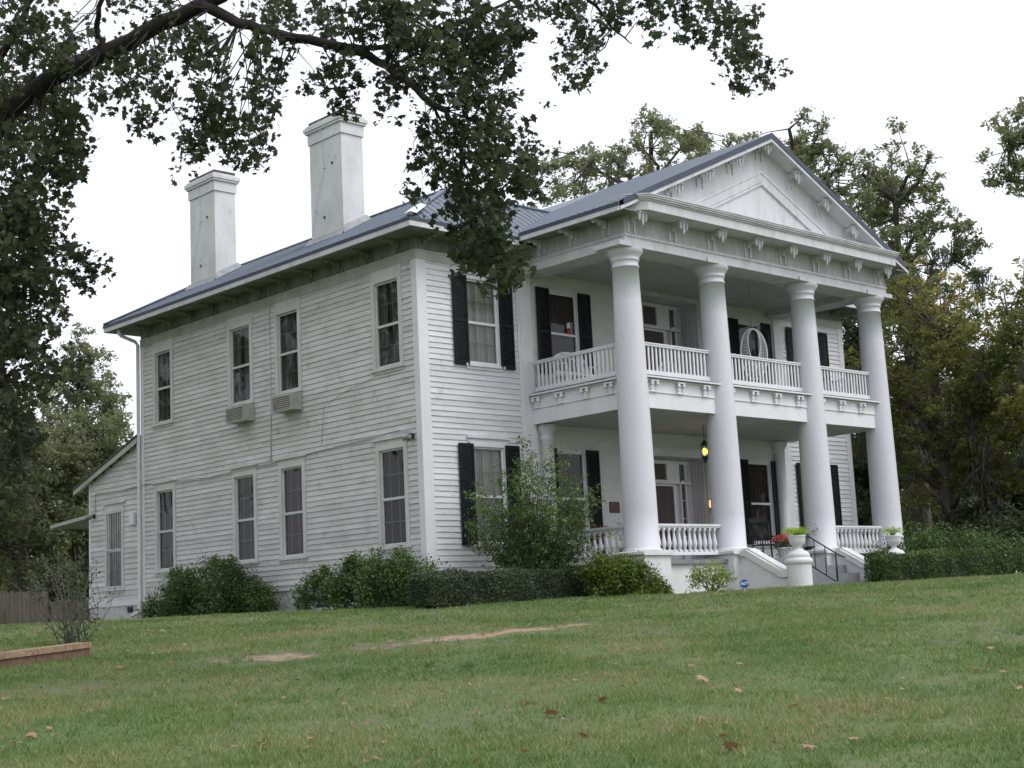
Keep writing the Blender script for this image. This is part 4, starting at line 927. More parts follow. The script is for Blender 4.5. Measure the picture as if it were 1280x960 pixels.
MB().lathe([(.03, .0), (.055, .06), (.05, .17), (.03, .2)], (-.17, -.14, 0), 12).build('lit_shade', emit('sconce_glow', (1, .50, .22), 1.3), r)
mb = MB(); mb.box(5.92, 6.27, -.035, -.007, 2.20, 2.47); o = mb.build('wall_plaque', BRONZE); tag(o, 'small square brown plaque on the porch wall left of the first column', 'plaque')
pm = MB(); [pm.box(5.96, 6.23, -.038, -.0355, 2.24 + k * .045, 2.25 + k * .045) for k in range(5)]; pm.build('raised_lettering_lines', mat('worn_bronze', (.13, .08, .06), None, rough=.4, metal=.5), o)
r = empty('window_lamp', (4.82, .02, 6.58), label='small lamp with white shade and red base in the upper window', cat='lamp')
RED = mat('red_glaze', (.32, .04, .03), None, rough=.4); WS = mat('cream_shade', (.7, .68, .6), None, rough=.8)
MB().lathe([(.05, 0), (.07, .03), (.05, .10), (.02, .14)], (0, -.02, .02), 12).build('lamp_base', RED, r); MB().lathe([(.055, .14), (.03, .28)], (0, -.02, .02), 12).build('lamp_shade', WS, r)

sx, sy = 3.72, -5.75; sz = float(ground(sx, sy))
r = empty('yard_sign', (sx, sy, sz), R(-42), label='small blue eight-sided security sign on a stake before the cheek wall', cat='yard sign')
BLUE = mat('sign_blue', (.012, .06, .24), None, rough=.4); WHT = mat('sign_white', (.8, .8, .8), None, rough=.5)
MB().tube([(0, .01, -.2), (0, .01, .12)], .008, 5).build('stake', METALW, r)
oc = [(.155 * math.cos(PI / 8 + k * PI / 4), .155 * math.sin(PI / 8 + k * PI / 4) + .235) for k in range(8)]
pn = MB().prism(oc, lambda a, b: (a, -.006, b), lambda a, b: (a, .004, b)).build('sign_plate', BLUE, r)
rg = MB(); oi = [(.138 * math.cos(PI / 8 + k * PI / 4), .138 * math.sin(PI / 8 + k * PI / 4) + .235) for k in range(8)]; og = [(.144 * math.cos(PI / 8 + k * PI / 4), .144 * math.sin(PI / 8 + k * PI / 4) + .235) for k in range(8)]
for k in range(8): j = (k + 1) % 8; rg.prism([oi[k], oi[j], og[j], og[k]], lambda a, b: (a, -.008, b), lambda a, b: (a, -.0065, b))
rg.build('sign_border', WHT, pn)
def text(parent, body, size, loc, m, name):
    cu = bpy.data.curves.new(name, 'FONT'); cu.body = body; cu.size = size; cu.align_x = 'CENTER'; cu.align_y = 'CENTER'; cu.extrude = .001; cu.shear = .25; cu.offset = size * .02
    o = bpy.data.objects.new(name, cu); COL.objects.link(o)
    dg = bpy.context.evaluated_depsgraph_get(); me_ = bpy.data.meshes.new_from_object(o.evaluated_get(dg)); bpy.data.objects.remove(o)
    me_.materials.clear(); me_.materials.append(m); t = link(name, me_, parent, loc); t.rotation_euler = (PI / 2, 0, 0); return t
text(pn, 'ADT', .115, (0, -.0085, .245), WHT, 'sign_lettering'); r.scale = (.68, .68, .68)

# fence behind on the left, planter curb
def fence(p, q, h, label, seed=1):
    p = np.array(p, float); q = np.array(q, float); Ln = np.linalg.norm(q - p); u = (q - p) / Ln; r = empty('plank_fence', (p[0], p[1], 0), math.atan2(u[1], u[0]), label=label, cat='fence'); rr = random.Random(seed)
    mb = MB(); x = 0
    while x < Ln:
        w_ = rr.uniform(.12, .15); g = float(ground(*(p + u * x))); mb.box(x, x + w_ - .008, -.01 + rr.uniform(-.006, .006), .012, g - .05, g + h + rr.uniform(-.04, .03)); x += w_
    mb.build('planks', mat('weathered_planks', (.085, .07, .06), (.16, .14, .12), 3, .9, .5, 20, (2, 2, .3)), r)
    for zz in (.35, h - .35): MB().box(0, Ln, .012, .06, zz, zz + .09).build('rail', BARK2, r)
    k = 0
    while k < Ln: MB().box(k, k + .1, .012, .11, -.1, h + .05).build('post', BARK2, r); k += 2.4
fence((-10, 24.0), (1.6, 21.6), 1.25, 'grey weathered plank fence behind the house on the left')
fence((1.7, 21.58), (6, 20.7), .92, 'lower stretch of grey plank fence nearest the annex', 2)
cl = [(-19.5, -8.3), (-12.17, -5.62), (-10.72, -5.12)]
BR1 = mat('sandstone_curb', (.24, .15, .09), (.33, .25, .17), 6, .9, .5, 30, c3=(.20, .12, .08), s3=9)
BR2 = mat('brick_curb_base', (.12, .07, .05), (.20, .12, .08), 14, .9, .6, 30)
r = empty('planter_curb', (-10.4, -5.02, float(ground(-10.4, -5.02))), label='low orange stone curb edging the flower bed on the left', cat='planter')
def wallpath(mb, pts, w_, z0, z1):
    for i in range(len(pts) - 1):
        p = np.array(pts[i]); q = np.array(pts[i + 1]); L_ = np.linalg.norm(q - p); u = (q - p) / L_; n_ = np.array([-u[1], u[0]]) * w_; m_ = max(1, int(L_ / .42))
        for k in range(m_):
            a = p + u * L_ * k / m_; b = p + u * (L_ * (k + 1) / m_ - .008); ga = float(ground(*a)); gb = float(ground(*b)); o = np.array([-10.4, -5.02, float(ground(-10.4, -5.02))]); j = random.uniform(-.006, .006)
            mb.add([np.array(v) - o for v in ((*(a - n_), ga + z0), (*(b - n_), gb + z0), (*(b + n_), gb + z0), (*(a + n_), ga + z0), (*(a - n_), ga + z1 + j), (*(b - n_), gb + z1 + j), (*(b + n_), gb + z1 + j), (*(a + n_), ga + z1 + j))],
                   [(0, 3, 2, 1), (4, 5, 6, 7), (0, 1, 5, 4), (1, 2, 6, 5), (2, 3, 7, 6), (3, 0, 4, 7)])
mb = MB(); wallpath(mb, cl, .13, -.15, .12); mb.build('brick_base', BR2, r)
mb = MB(); wallpath(mb, cl, .16, .121, .20); mb.build('capstone', BR1, r)

# ------------------------------------------------------------------ hedges and shrubs
def hedge(name, x0, x1, y0, y1, h, m, label, group=None, n=14000, size=.05, seed=1, rz=0, cat='hedge', bulge=.06):
    rng = np.random.default_rng(seed); cx, cy = (x0 + x1) / 2, (y0 + y1) / 2; a, b = (x1 - x0) / 2, (y1 - y0) / 2; g = float(ground(cx, cy))
    r = empty(name, (cx, cy, g), rz, label=label, cat=cat, group=group)
    P = rng.uniform(-1, 1, (n, 3)); f = rng.choice(5, n, p=[.36, .10, .17, .17, .20]); d = rng.exponential(.035, n)
    X = P[:, 0] * a; Y = P[:, 1] * b; Z = (P[:, 2] + 1) / 2 * h
    Y = np.where(f == 0, -b + d, Y); Y = np.where(f == 1, b - d, Y); X = np.where(f == 2, -a + d, X); X = np.where(f == 3, a - d, X); Z = np.where(f == 4, h - d, Z)
    wob = bulge * (np.sin(X * 3.1 + seed) + np.sin(X * 7.3 + Z * 5) * .5 + np.sin(Y * 4 + Z * 6) * .5)
    Y = Y - np.sign(-Y) * 0 + np.where(f == 0, -wob, 0); Z = Z + np.where(f == 4, wob * .8, 0); r2 = np.clip((Z / h - .8) / .2, 0, 1) * .06
    X *= 1 - r2; Y *= 1 - r2
    P = np.stack([X, Y, Z], 1) + rng.normal(0, .012, (n, 3))
    link('foliage', leaf_mesh('foliage', P, size, OVAL, m, .15), r)
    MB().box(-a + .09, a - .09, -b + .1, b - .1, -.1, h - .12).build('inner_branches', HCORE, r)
def lumpy(name, c, lumps, m, label, n, size, seed, cat='shrub', shape=OVAL, stems=True, up=.4, group=None, base=None, shell=.62, sticks=BARK2):
    """a shrub: leaf clumps on stems. lumps are (dx, dy, dz, radius)"""
    rng = np.random.default_rng(seed); g = c[2] if len(c) > 2 else float(ground(*c)); r = empty(name, (c[0], c[1], g), label=label, cat=cat, group=group)
    tot = sum(l[3] ** 2 for l in lumps); Cs = []; st = MB()
    for dx, dy, dz, rad in lumps:
        k = int(n * rad ** 2 / tot); nc = max(4, int(9 * rad / .3)); 
        u = rng.normal(size=(nc, 3)); u /= np.linalg.norm(u, axis=1)[:, None]; cc = np.array([dx, dy, dz]) + u * rad * rng.uniform(shell, 1.05, (nc, 1)) * (1, 1, .85)
        idx = rng.integers(0, nc, k); P = cc[idx] + rng.normal(0, rad * .24 + .02, (k, 3)); P[:, 2] = np.maximum(P[:, 2], .03); Cs.append(P)
        if stems:
            for q in cc[::2]: st.tube([(dx * .15, dy * .15, -.05), (dx * .6, dy * .6, dz * .5), q], [.022, .014, .005], 5)
    link('foliage', leaf_mesh('foliage', np.concatenate(Cs), size, shape, m, up), r)
    if stems: st.build('stems', sticks, r)
    return r
hedge('boxwood_hedge', -1.9, 3.3, -2.35, -1.65, .66, LF_BOX, 'dark clipped boxwood hedge below the front window left of the columns', n=30000, size=.040, seed=2, bulge=.05)
def across(u, dist, lumps, sl=0.0):       # lumps as (metres to the right, metres away, height, radius)
    x, y, g = spot(u, dist); return (x, y), [(DV[1] * a + DV[0] * (d - sl * a), -DV[0] * a + DV[1] * (d - sl * a), z, r_) for a, d, z, r_ in lumps]
c, l = across(258, 36.6, [(-1.55, 0, .25, .30), (-1.1, .1, .45, .42), (-.6, 0, .75, .45), (0, .1, .95, .48), (-.15, -.1, .5, .6), (.55, 0, .95, .42), (.95, .1, .65, .45), (1.4, 0, .42, .38), (.6, -.1, .4, .6), (-.8, -.1, .3, .5), (1.0, 0, .3, .5), (.15, 0, 1.25, .24), (.75, 0, 1.2, .2), (-.75, 0, 1.1, .2), (1.75, 0, .3, .22)], .7)
lumpy('azalea_shrub', c, l, LF_AZ, 'large loose green azalea under the lower windows near the back of the left side', 34000, .062, 11)
c, l = across(464, 32.0, [(-1.6, .1, .25, .28), (-1.25, .1, .5, .36), (-.8, 0, .62, .42), (-.25, 0, .72, .44), (.3, 0, .78, .42), (.8, 0, .72, .4), (1.3, 0, .55, .36), (-.5, -.1, .3, .5), (.4, -.1, .35, .55), (1.1, -.1, .3, .42), (-.35, 0, 1.0, .2), (.75, 0, 1.05, .2), (-1.0, 0, .9, .16), (1.5, .1, .3, .4)], .75)
lumpy('azalea_shrub', c, l, LF_AZ, 'rounded green azalea by the house corner beside the boxwood hedge', 32000, .060, 12)
# young privet tree before the front window
def privet():
    rng = np.random.default_rng(21); c = (2.1, -1.2); g = float(ground(*c)); r = empty('young_tree', (*c, g), label='slender young green tree growing before the lower front windows', cat='young tree')
    st = MB(); Cs = []
    tops = [(u, v) for u, v in ((652, 560), (628, 600), (600, 640), (690, 570), (715, 600), (735, 635), (665, 600), (645, 640), (700, 650), (610, 675), (735, 675), (680, 625), (625, 650), (708, 690), (590, 660), (660, 670), (722, 655), (640, 690), (680, 680), (600, 615), (755 - 15, 610), (672, 580), (618, 630), (694, 600), (655, 610), (710, 625), (665, 578), (640, 665), (720, 630), (690, 615), (650, 585))]
    for i, (u, v) in enumerate(tops):
        p = at(u, v, 32.2 + rng.uniform(-.7, .7)) - np.array([c[0], c[1], g]); b0 = np.array([rng.normal(0, .05), rng.normal(0, .05), -.05]); m1 = b0 + (p - b0) * .5 + (0, 0, .12)
        st.tube([b0, (b0 * .5 + m1 * .5) * (.6, .6, 1), m1, p], [.028, .022, .014, .004], 5)
        for k in range(74):
            t = rng.uniform(.36, 1.04); q = b0 + (p - b0) * t + rng.normal(0, .15, 3)
            Cs.append(q + rng.normal(0, .05, (11, 3)))
    link('foliage', leaf_mesh('foliage', np.concatenate(Cs), .060, OVAL, LF_TALL, .2), r); st.build('stems', BARK2, r)
privet()
lumpy('lime_shrub', (2.72, -3.25), [(-.5, .2, .40, .38), (-.2, .1, .60, .36), (.1, -.25, .42, .34), (-.45, .3, .66, .28), (.5, -.45, .20, .24), (.75, -.5, .10, .14), (-.1, -.15, .22, .42), (.3, -.4, .2, .3)], LF_YEL, 'yellow green shrub between the boxwood hedge and the first plinth', 17000, .058, 13)
lumpy('small_shrub', (3.7, -4.9), [(-.35, 0, .22, .25), (0, 0, .30, .27), (.35, 0, .25, .25), (.1, 0, .5, .18), (-.2, .1, .45, .16), (.45, 0, .42, .12)], LF_LIME, 'small yellowish shrub before the porch wall between first and second columns', 1700, .058, 14)
hedge('clipped_hedge', 8.35, 10.75, -6.15, -5.6, .64, LF_HEDGE, 'front clipped green hedge at the right end of the steps', 'clipped hedges right of the steps', 12000, .045, 5)
hedge('clipped_hedge', 11.3, 15.2, -5.5, -4.75, .70, LF_HEDGE, 'long clipped green hedge behind the front one, reaching towards the woods', 'clipped hedges right of the steps', 16000, .045, 6)
lumpy('loose_shrub', (13.4, -4.4), [(-1.1, .3, .5, .55), (-.3, 0, .7, .6), (.5, -.2, .85, .6), (1.3, -.5, .7, .6), (2.2, -.8, .6, .6), (0, 0, .4, .7), (1.6, -.6, .4, .7)], LF_AZ, 'loose green bush behind the hedges right of the fourth column', 20000, .065, 15)
lumpy('loose_shrub', (11.6, -4.35), [(-.3, 0, .45, .4), (.2, 0, .6, .38), (.6, 0, .45, .35), (0, .1, .8, .2)], LF_AZ, 'leafy bush against the right lower railing behind the urn', 6000, .062, 16)

x_, y_, g_ = spot(1285, 41)
lumpy('loose_shrub', (x_, y_), [(-1.6, 1.4, .5, .7), (-.8, .7, .6, .8), (0, 0, .6, .8), (.8, -.7, .6, .8), (1.6, -1.4, .5, .8), (-.4, .3, 1.3, .6), (.5, -.4, 1.3, .6)], LF_DARK, 'low dark bush at the right edge where the lawn meets the woods', 16000, .09, 17)
# bare bush in the planter
def bare_bush():
    rng = np.random.default_rng(31); c = (-9.6, -2.6); g = float(ground(*c)); r = empty('bare_bush', (*c, g), label='sparse twiggy bush in the stone edged bed on the left', cat='bush'); st = MB(); Cs = []
    tips = [(10, 725), (22, 690), (45, 680), (70, 668), (95, 668), (118, 690), (140, 740), (60, 700), (84, 690), (105, 715), (125, 705), (35, 740), (75, 730), (98, 740), (112, 750), (30, 712), (152, 735), (64, 672), (88, 712), (50, 725)]
    o = np.array([c[0], c[1], g])
    for u, v in tips:
        u = 84 + (u - 84) * .84; v = 800 - (800 - v) * .88; p = at(u, v, 24.3 + rng.uniform(-.6, .6)) - o; b0 = np.array([rng.normal(0, .12), rng.normal(0, .12), -.05]); m1 = b0 + (p - b0) * .45 + (rng.normal(0, .06), rng.normal(0, .06), -.02)
        st.tube([b0, m1, b0 + (p - b0) * .75 + rng.normal(0, .04, 3), p], [.014, .010, .006, .002], 5)
        for k in range(5):
            t = rng.uniform(.35, .95); a = b0 + (p - b0) * t; d = rng.normal(size=3); d[2] = abs(d[2]) + .3; d *= rng.uniform(.15, .4) / np.linalg.norm(d)
            st.tube([a, a + d * .6, a + d], [.006, .004, .002], 4); Cs.append(a + d + rng.normal(0, .05, (7, 3))); Cs.append(a + d * .5 + rng.normal(0, .04, (4, 3)))
        Cs.append(p + rng.normal(0, .06, (7, 3)))
    Cs.append(rng.normal(0, 1, (260, 3)) * (.18, .18, .14) + (0, 0, .22))
    link('foliage', leaf_mesh('foliage', np.concatenate(Cs), .045, OVAL, LF_BOX, .2), r); st.build('stems', BARK2, r)
bare_bush()

# ------------------------------------------------------------------ trees
def crown_tree(name, x, y, H_, cr, cb, label, m, nleaf, lsize, seed, bark=BARK2, cat='tree', group='trees around the house', ncl=150, clr=.75, tr=.28, moss=0, lean=(0, 0), shape=OVAL, flat=1.0, open_=0):
    """trunk, limbs to every leaf clump; clumps fill an uneven crown with gaps between them"""
    rng = np.random.default_rng(seed); g = float(ground(x, y)); r = empty(name, (x, y, g), label=label, cat=cat, group=group)
    zc = (H_ + cb) / 2; hz = (H_ - cb) / 2; K = []
    ph = rng.uniform(0, 6, 4)
    while len(K) < ncl:
        u = rng.uniform(-1, 1, 3); rr = np.linalg.norm(u)
        if rr > 1 or rr < .25: continue
        th = math.atan2(u[1], u[0]); lob = .78 + .16 * math.sin(3 * th + ph[0] + 3 * u[2]) + .12 * math.sin(5 * th + ph[1] - 4 * u[2])
        if rr > lob: continue
        if open_ and math.sin(u[0] * 7 + ph[2]) * math.sin(u[2] * 8 + ph[3]) + .4 * math.sin(u[1] * 6) > 1 - open_: continue
        taper = 1 - .35 * max(0, u[2])
        K.append((u[0] * cr * taper + lean[0] * (u[2] + 1) / 2, u[1] * cr * taper * flat + lean[1] * (u[2] + 1) / 2, zc + u[2] * hz))
    K = np.array(K); tk = MB(); br = MB()
    K[:, 2] = cb + (K[:, 2] - K[:, 2].min()) / (K[:, 2].max() - K[:, 2].min()) * (H_ - cb - clr * .5); kr = np.percentile(np.hypot(K[:, 0], K[:, 1] / flat), 96); K[:, :2] *= (cr - clr * .6) / kr
    tops = [(0, 0, -.3), (lean[0] * .05, lean[1] * .05, cb * .5), (lean[0] * .2 + .15, lean[1] * .2, cb), (lean[0] * .5, lean[1] * .5, zc), (lean[0] * .9, lean[1] * .9, H_ - hz * .25)]
    tk.tube(tops, [tr * 1.25, tr, tr * .85, tr * .5, tr * .12], 10); tk.build('trunk', bark, r)
    T = np.array(tops[1:]); 
    zs = T[:, 2]
    prim = K[rng.choice(len(K), max(6, ncl // 14), replace=False)]
    def onaxis(z): return np.array([np.interp(z, zs, T[:, 0]), np.interp(z, zs, T[:, 1]), z])
    nodes = []
    for p in prim:
        b0 = onaxis(np.clip(p[2] - .55 * math.hypot(p[0], p[1]) - .5, cb * .7, H_ - hz * .4)); m1 = b0 + (p - b0) * .5 + rng.normal(0, .25, 3) + (0, 0, .2)
        br.tube([b0, m1, p], [tr * .38, tr * .24, tr * .08], 6); nodes += [m1, p, (m1 + p) / 2, (b0 + m1) / 2]
    nodes = np.array(nodes)
    for p in K:
        d = np.linalg.norm(nodes - p, axis=1); q = nodes[d.argmin()]
        br.tube([q, (q + p) / 2 + rng.normal(0, .12, 3), p], [tr * .12, tr * .07, .01], 4)
    br.build('limbs', bark, r)
    sz = rng.uniform(.5, 1.35, len(K)); pr = sz ** 2 / (sz ** 2).sum(); idx = rng.choice(len(K), nleaf, p=pr)
    # leaves sit on short twigs within each clump
    nt_ = 14; tw = rng.normal(size=(len(K), nt_, 3)); tw /= np.linalg.norm(tw, axis=2)[:, :, None]; tw *= (clr * sz)[:, None, None] * rng.uniform(.35, 1.15, (len(K), nt_, 1)); tw[:, :, 2] *= .7
    P = K[idx] + tw[idx, rng.integers(0, nt_, nleaf)] * rng.uniform(.55, 1.05, (nleaf, 1)) + rng.normal(0, clr * .15, (nleaf, 3))
    link('crown', leaf_mesh('crown', P, lsize, shape, m, .35), r)
    if moss:
        low = K[K[:, 2] < zc + hz * .2]; V_ = []
        for p in low[rng.choice(len(low), moss)]:
            L_ = rng.uniform(.5, 1.9); dr = rng.normal(0, .12, 2)
            for s in range(22):
                o = p + rng.normal(0, .16, 3) * (1, 1, .5); n_ = 5; pts = [o + (rng.normal(0, .02) + dr[0] * k / n_, rng.normal(0, .02) + dr[1] * k / n_, -L_ * rng.uniform(.5, 1) * k / n_) for k in range(n_ + 1)]
                for k in range(n_): V_.append((pts[k], pts[k + 1], .014 * (1 - k / n_) + .004))
        A_ = []
        for a, b, w_ in V_:
            d = rng.normal(size=2); d = d / np.linalg.norm(d) * w_ * 1.6; d3 = np.array([d[0], d[1], 0]); A_ += [a - d3, a + d3, b + d3 * .7, b - d3 * .7]
        link('hanging_moss', np_mesh('hanging_moss', np.array(A_), 4, [(0, 1, 2, 3)], MOSS), r)
    return r
def tree_at(name, u, dist, vtop, crpx, vbot, label, m, nleaf, lsize, seed, **k):
    x, y, g = spot(u, dist); zt = at(u, vtop, dist)[2] - g; zb_ = max(.6, at(u, vbot, dist)[2] - g)
    return crown_tree(name, x, y, float(zt), crpx / FPX * dist, float(zb_), label, m, nleaf, lsize, seed, **k)
tree_at('tall_tree', 850, 58, 108, 175, 330, 'tall open tree rising behind the house left of the pediment', LF_BG, 40000, .13, 41, ncl=360, clr=.44, open_=.3)
tree_at('tall_tree', 1040, 54, 112, 130, 380, 'tall thin topped tree behind the right slope of the pediment', LF_BG, 38000, .13, 42, ncl=360, clr=.42, open_=.3)
tree_at('tall_tree', 1165, 50, 122, 110, 560, 'tall feathery tree right of the portico with open upper branches', LF_BG, 36000, .13, 43, ncl=340, clr=.42, open_=.3, moss=6)
tree_at('turning_tree', 1195, 44, 300, 130, 660, 'tree with yellow and orange turning leaves right of the fourth column', LF_AUT, 34000, .12, 44, ncl=290, clr=.46, open_=.15, moss=22)
tree_at('turning_tree', 1340, 42, 300, 130, 660, 'turning tree at the right edge hung with grey moss', LF_AUT, 30000, .12, 45, ncl=260, clr=.46, open_=.15, moss=26)
tree_at('dark_tree', 1080, 50, 370, 70, 700, 'dark leafy tree seen between the last column and the house', LF_DARK, 22000, .17, 46, ncl=120, clr=.6)
tree_at('dark_tree', 1150, 60, 420, 120, 740, 'dark evergreen in the woods right of the house, left one', LF_DARK, 30000, .19, 47, ncl=170, clr=.8)
tree_at('dark_tree', 1260, 58, 400, 130, 740, 'dark evergreen in the woods right of the house, middle one', LF_DARK, 30000, .19, 48, ncl=170, clr=.8)
tree_at('dark_tree', 1380, 60, 380, 130, 740, 'dark evergreen in the woods beyond the right edge', LF_DARK, 26000, .19, 49, ncl=150, clr=.8)
tree_at('tall_tree', 1420, 46, 60, 142, 208, 'branch end of a tree entering at the upper right edge', LF_BG, 26000, .14, 50, ncl=220, clr=.42)
tree_at('tall_tree', 100, 62, 400, 70, 620, 'light green tree with airy top left of the house', LF_BG, 22000, .14, 51, ncl=190, clr=.45, open_=.35)
tree_at('round_tree', 130, 52, 505, 75, 730, 'round green tree just behind the annex roof', LF_BG, 28000, .14, 52, ncl=150, clr=.6)
tree_at('round_tree', 20, 50, 470, 90, 740, 'round green tree behind the plank fence', LF_BG, 26000, .15, 53, ncl=160, clr=.65)
tree_at('dark_tree', 60, 70, 560, 120, 760, 'dark tree deep in the woods behind the fence', LF_DARK, 26000, .22, 54, ncl=150, clr=.85)
tree_at('dark_tree', -90, 60, 420, 110, 740, 'dark tree beyond the left edge of the lawn', LF_DARK, 24000, .2, 55, ncl=140, clr=.8)
tree_at('round_tree', 560, 75, 430, 160, 740, 'tree standing behind the house', LF_DARK, 14000, .26, 56, ncl=110, clr=1.0)
tree_at('unseen_shade_tree', -430, 31, -150, 430, 560, 'unseen broad tree added left of the view for shade, nearest the house side', LF_DARK, 30000, .20, 57, ncl=200, clr=.9)  # three unseen trees added to darken the side wall and window reflections
tree_at('unseen_shade_tree', -900, 26, -300, 520, 500, 'unseen broad tree added beyond the left edge for shade, nearest the viewer', LF_DARK, 30000, .20, 58, ncl=200, clr=.9)
tree_at('unseen_shade_tree', -620, 46, 0, 380, 600, 'unseen broad tree added beyond the left edge for shade, farthest back', LF_DARK, 30000, .22, 59, ncl=200, clr=.9)
# undergrowth closing the view at eye level
for i, (u, d, v, cr, lab) in enumerate(((1130, 56, 610, 75, 'dark undergrowth bush right of the porch'), (1210, 52, 600, 80, 'dark undergrowth bush behind the long hedge'), (1290, 44, 590, 90, 'dark undergrowth bush at the right edge'), (1075, 62, 600, 60, 'dark undergrowth bush seen between house and last column'), (15, 62, 690, 60, 'dark undergrowth bush above the plank fence'), (90, 60, 700, 60, 'dark undergrowth bush beside the annex'), (1250, 68, 540, 110, 'tall dark thicket far behind the turning trees'), (1120, 72, 520, 100, 'tall dark thicket far behind the last column'), (-40, 75, 620, 110, 'tall dark thicket at the far left'), (110, 78, 620, 90, 'tall dark thicket behind the annex'))):
    x, y, g = spot(u, d); h = float(at(u, v, d)[2] - g)
    crown_tree('undergrowth_bush', x, y, h, cr / FPX * d, .3, lab, LF_DARK, 15000, .19, 70 + i, cat='bush', group='undergrowth at the edge of the woods', ncl=90, clr=.65, tr=.08)

# the big oak whose limb hangs over the view
def oak():
    rng = np.random.default_rng(61); tb = spot(-330, 19.0); g = tb[2]; o = np.array([tb[0], tb[1], g])
    r = empty('oak_tree', tuple(o), label='big oak on the left whose dark limb and leaves hang over the picture top', cat='tree')
    Q = lambda u, v, d: at(u, v, d) - o
    tk = MB(); tk.tube([(0, 0, -.5), (0.05, 0, .6), (.1, .1, 2.5), Q(-290, 420, 18.8), Q(-260, 200, 18.5), Q(-240, -200, 18.4)], [.75, .58, .5, .46, .36, .2], 14); tk.build('trunk', BARK, r)
    limbs = [([(-285, 400, 18.8), (-150, 300, 18.4), (-40, 196, 18.0), (30, 122, 17.8), (90, 84, 17.6), (150, 58, 17.5), (205, 28, 17.3), (262, 2, 17.1), (330, -40, 16.9), (450, -110, 16.6)], [.26, .19, .145, .125, .115, .105, .095, .085, .07, .05]),
             ([(255, 8, 17.1), (300, 28, 17.0), (345, 42, 16.9), (400, 52, 16.8), (462, 68, 16.7), (505, 98, 16.6), (555, 140, 16.5), (578, 172, 16.4), (576, 225, 16.3), (592, 285, 16.2), (620, 330, 16.1)], [.07, .062, .058, .055, .050, .042, .036, .030, .022, .014, .006]),
             ([(430, 58, 16.8), (480, 60, 16.9), (540, 40, 17.2), (600, 20, 17.4), (660, -10, 17.6)], [.035, .03, .025, .02, .014]),
             ([(130, 66, 17.5), (118, 36, 17.4), (128, 0, 17.2), (120, -50, 17.0)], [.05, .035, .03, .02]),
             ([(-100, 260, 18.2), (-60, 330, 17.4), (-10, 420, 16.9), (20, 520, 16.6), (30, 600, 16.5)], [.10, .07, .05, .03, .012]),
             ([(450, -110, 16.6), (620, -60, 16.8), (720, -20, 17.0), (752, 18, 17.1), (768, 40, 17.1), (790, 55, 17.1)], [.05, .04, .028, .018, .013, .006]),
             ([(620, -60, 16.8), (780, -50, 17.0), (880, 0, 17.2), (920, 50, 17.2), (945, 95, 17.2)], [.04, .03, .02, .012, .005]),
             ([(-40, 196, 18.0), (-20, 100, 17.6), (30, 20, 17.2), (60, -40, 17.0)], [.09, .06, .04, .03])]
    nodes = []; lb = MB()
    for pts, rad in limbs:
        P = np.array([Q(*p) for p in pts]); S = []; R_ = []
        for i in range(len(P) - 1):
            for k in range(4): t = k / 4; S.append(P[i] * (1 - t) + P[i + 1] * t + rng.normal(0, .012, 3)); R_.append(rad[i] * (1 - t) + rad[i + 1] * t)
        S.append(P[-1]); R_.append(rad[-1]); lb.tube(S, R_, 9); nodes += S
    lb.build('limbs', BARK, r); nodes = np.array(nodes)
    # leaf masses: centre and radii in the picture, number of sprays
    EL = [(45, 30, 75, 45, 34), (20, 95, 60, 50, 26), (95, 105, 35, 60, 20), (95, 180, 22, 38, 9), (45, 150, 50, 45, 20), (25, 215, 55, 60, 30), (20, 300, 48, 60, 34), (10, 380, 42, 55, 34), (15, 450, 36, 50, 26), (12, 530, 34, 50, 22), (8, 600, 26, 40, 12), (52, 280, 22, 30, 8), (62, 340, 14, 14, 3), (100, 335, 16, 10, 4), (112, 332, 8, 6, 2), (60, 390, 26, 20, 6), (70, 460, 30, 14, 6), (80, 215, 14, 25, 5),
          (160, 95, 26, 40, 13), (172, 135, 14, 22, 5), (212, 108, 10, 14, 4), (190, 70, 22, 24, 9), (262, 90, 30, 45, 17), (268, 145, 28, 28, 14), (240, 178, 14, 22, 6), (284, 170, 12, 22, 5), (237, 200, 8, 8, 2), (320, 95, 16, 36, 8), (336, 130, 12, 22, 6), (312, 168, 18, 16, 7), (319, 205, 7, 16, 3), (345, 70, 16, 20, 5), (295, 190, 10, 10, 3),
          (180, 12, 45, 16, 8), (330, 16, 40, 18, 9), (250, 45, 45, 20, 12), (395, 28, 40, 26, 12), (425, 92, 24, 22, 9), (400, 105, 12, 18, 4), (430, 125, 8, 10, 3),
          (470, 30, 50, 32, 26), (540, 25, 55, 38, 34), (600, 45, 50, 42, 32), (560, 90, 48, 34, 28), (500, 80, 32, 30, 14), (625, 95, 32, 30, 16), (485, 125, 14, 22, 5), (590, 135, 42, 30, 20), (640, 50, 20, 40, 9), (540, 165, 22, 22, 8), (600, 185, 40, 30, 20), (640, 190, 24, 24, 10), (535, 205, 24, 26, 9), (520, 238, 10, 10, 3), (585, 220, 36, 26, 18), (640, 225, 32, 24, 16), (665, 232, 12, 12, 4), (600, 265, 40, 26, 22), (595, 300, 36, 26, 18), (620, 325, 36, 24, 20), (635, 352, 24, 14, 9), (575, 320, 12, 14, 3),
          (700, 12, 38, 22, 11), (718, 60, 22, 28, 9), (712, 92, 12, 14, 4), (780, 10, 46, 14, 9), (830, 12, 30, 16, 6), (745, 35, 14, 14, 3), (820, 35, 8, 12, 3), (885, 15, 36, 20, 11), (912, 50, 26, 26, 10), (930, 85, 20, 20, 7), (955, 98, 14, 10, 4), (875, 45, 14, 12, 4)]
    Cs = []; tw = MB()
